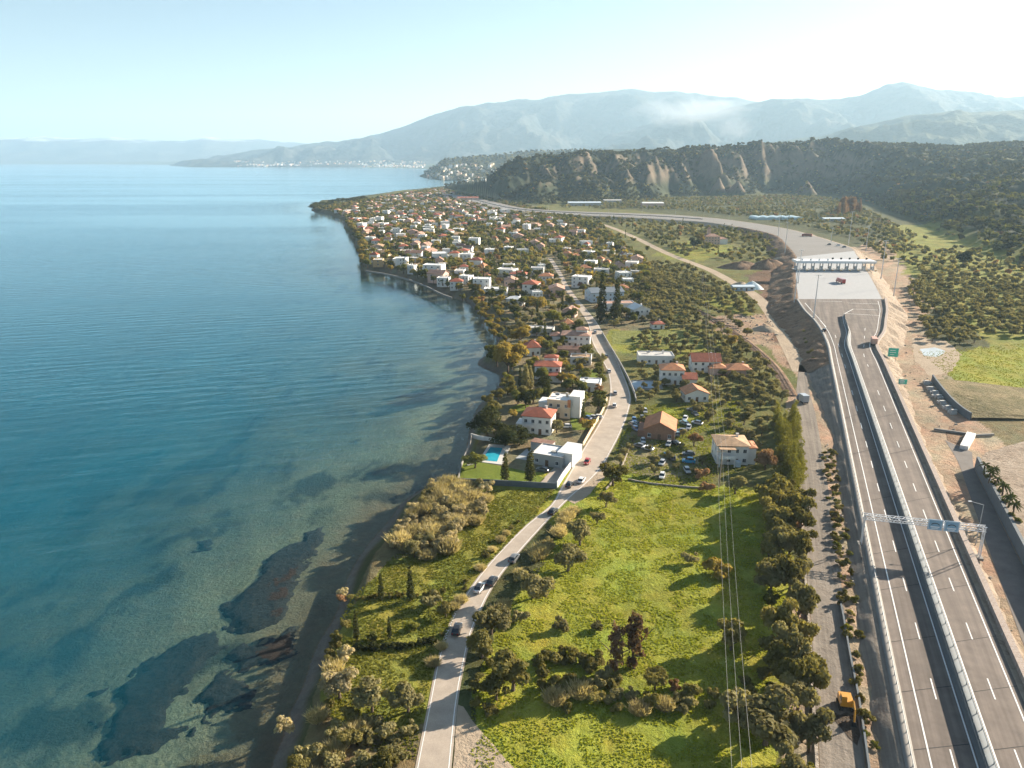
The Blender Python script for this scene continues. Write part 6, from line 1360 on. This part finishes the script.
# ---------------- rubble on the earthworks
def rubble(name, label, polys, n, r0, r1, m):
    b = MB()
    for poly in polys:
        q = P2(poly); lo, hi = q.min(0), q.max(0); x = rp.uniform(lo[0], hi[0], n); y = rp.uniform(lo[1], hi[1], n); k = inpoly(q, x, y) & (fbm(x/9, y/9, 3) > -.05) & clear(x, y, -4, False)
        for a, c in zip(x[k], y[k]): s_ = r0+(r1-r0)*rp.random()**3; b.box((a, c, PZ+s_*.2), (s_*rp.uniform(.8, 1.5), s_, s_*rp.uniform(.5, .9)), m, rp.uniform(0, 3), taper=rp.uniform(.4, .8))
    tag(b.build(name), label, kind='stuff')
rubble('rubble', 'loose stones and clods on the earthworks either side of the motorway', [[(885,330),(905,345),(930,380),(960,430),(985,470),(970,470),(940,430),(905,385)], [(970,500),(985,520),(1010,590),(1030,650),(1010,640),(985,570)], [(815,440),(830,440),(850,520),(868,600),(885,720),(870,740),(848,620),(832,520)], [(800,400),(815,410),(840,560),(860,760),(822,760),(806,560)], [(705,318),(765,314),(795,345),(780,350),(740,340)]], 700, .25, 1.3, M_STONE)

# ---------------- the low built-up coast at the far end of the bay, smoke under the mountains, a cloud
bpy.context.view_layer.update(); dg = bpy.context.evaluated_depsgraph_get()
def ground_at(x, y):
    hit, loc, *_ = SC.ray_cast(dg, (x, y, 4000), (0, 0, -1)); return loc.z if hit else 0.0
b = MB(); tr2 = []
for i in range(5200):
    px = rp.uniform(235, 640); Y = rp.uniform(3300, 5600) if px > 425 else rp.uniform(8700, 12000); x = (px-512)/F*(Y*CP+(H-5)*SP)
    if Y < 6000 and PX(x, Y)[0] > 600: continue
    g = ground_at(x, Y)
    if g < 1.0 or g > 150: continue
    if rp.random() < (.34 if Y < 6000 else .6) and fbm(np.array([x/420]), np.array([Y/600]), 2)[0] > -.25 and g < 70:
        s_ = rp.uniform(7, 15) if Y < 6000 else rp.uniform(8, 20); b.box((x, Y, g+s_*.3), (s_*1.3, s_, s_*.8+6), [WH, GY, CR_, PK, GY][rp.integers(5)], rp.uniform(0, 1.5))
    elif Y < 6000: tr2.append(('broad', L_FOREST if rp.random() < .6 else L_OLIVE, x, Y, g-.5, rp.uniform(1.0, 1.9)))
tag(b.build('distant_town'), 'pale buildings of the towns along the far shore', kind='stuff')
mass('distant_woods', 'tree cover of the low hills past the end of the village', tr2)
def vapour(name, px, py, D, wpx, hpx, dens, label, seed, deep=.6):
    u, v = px-512, 384-py; k = D/(F*CP+v*SP); c = Vector((u*k, D, H+(-F*SP+v*CP)*k)); rx, rz = wpx*k/2, hpx*k/2; ry = rx*deep
    t = NT(name); co = t.n('ShaderNodeTexCoord').outputs['Object']; ln = t.n('ShaderNodeVectorMath', {0: co}, operation='LENGTH').outputs['Value']
    nz = t.noise(1.7, 5, .62, t.n('ShaderNodeMapping', {'Vector': co, 'Location': (seed, seed*2, 0), 'Scale': (1, 1, .8)}).outputs[0], .6)
    d = t.math('SUBTRACT', nz, t.math('MULTIPLY', t.math('POWER', ln, 1.6), .52)); d = t.n('ShaderNodeMapRange', {'Value': d, 'From Min': .16, 'From Max': .46, 'To Min': 0.0, 'To Max': dens}).outputs[0]
    pv = t.n('ShaderNodeVolumePrincipled', {'Color': (.95, .96, 1), 'Density': d, 'Anisotropy': .1}); t.t.links.new(pv.outputs[0], t.out.inputs['Volume'])
    me = bpy.data.meshes.new(name); bm = bmesh.new(); bmesh.ops.create_icosphere(bm, subdivisions=3, radius=1); bm.to_mesh(me); bm.free(); me.materials.append(t.m); o = link(name, me); o.location = c; o.scale = (rx, ry, rz); tag(o, label, kind='stuff')
vapour('smoke', 692, 112, 7400, 150, 40, .0012, 'drifting smoke under the mountain ridge', 3.1)
vapour('smoke', 735, 128, 6300, 60, 34, .0012, 'lower puff of smoke in front of the mountain slope', 8.4)
vapour('cloud', 1014, 76, 36000, 90, 40, .0007, 'small cloud at the right end of the mountains', 5.2)
# ------------------------------------------------------------------ air
hz = NT('haze'); pv = hz.n('ShaderNodeVolumePrincipled', {'Color': (.56, .80, 1.0), 'Density': 5.6e-5, 'Anisotropy': .2})
hz.t.links.new(pv.outputs[0], hz.out.inputs['Volume'])
mb = MB(); mb.box((0, 14000, 840), (56000, 32000, 1760), hz.m); tag(mb.build('haze'), kind='stuff')
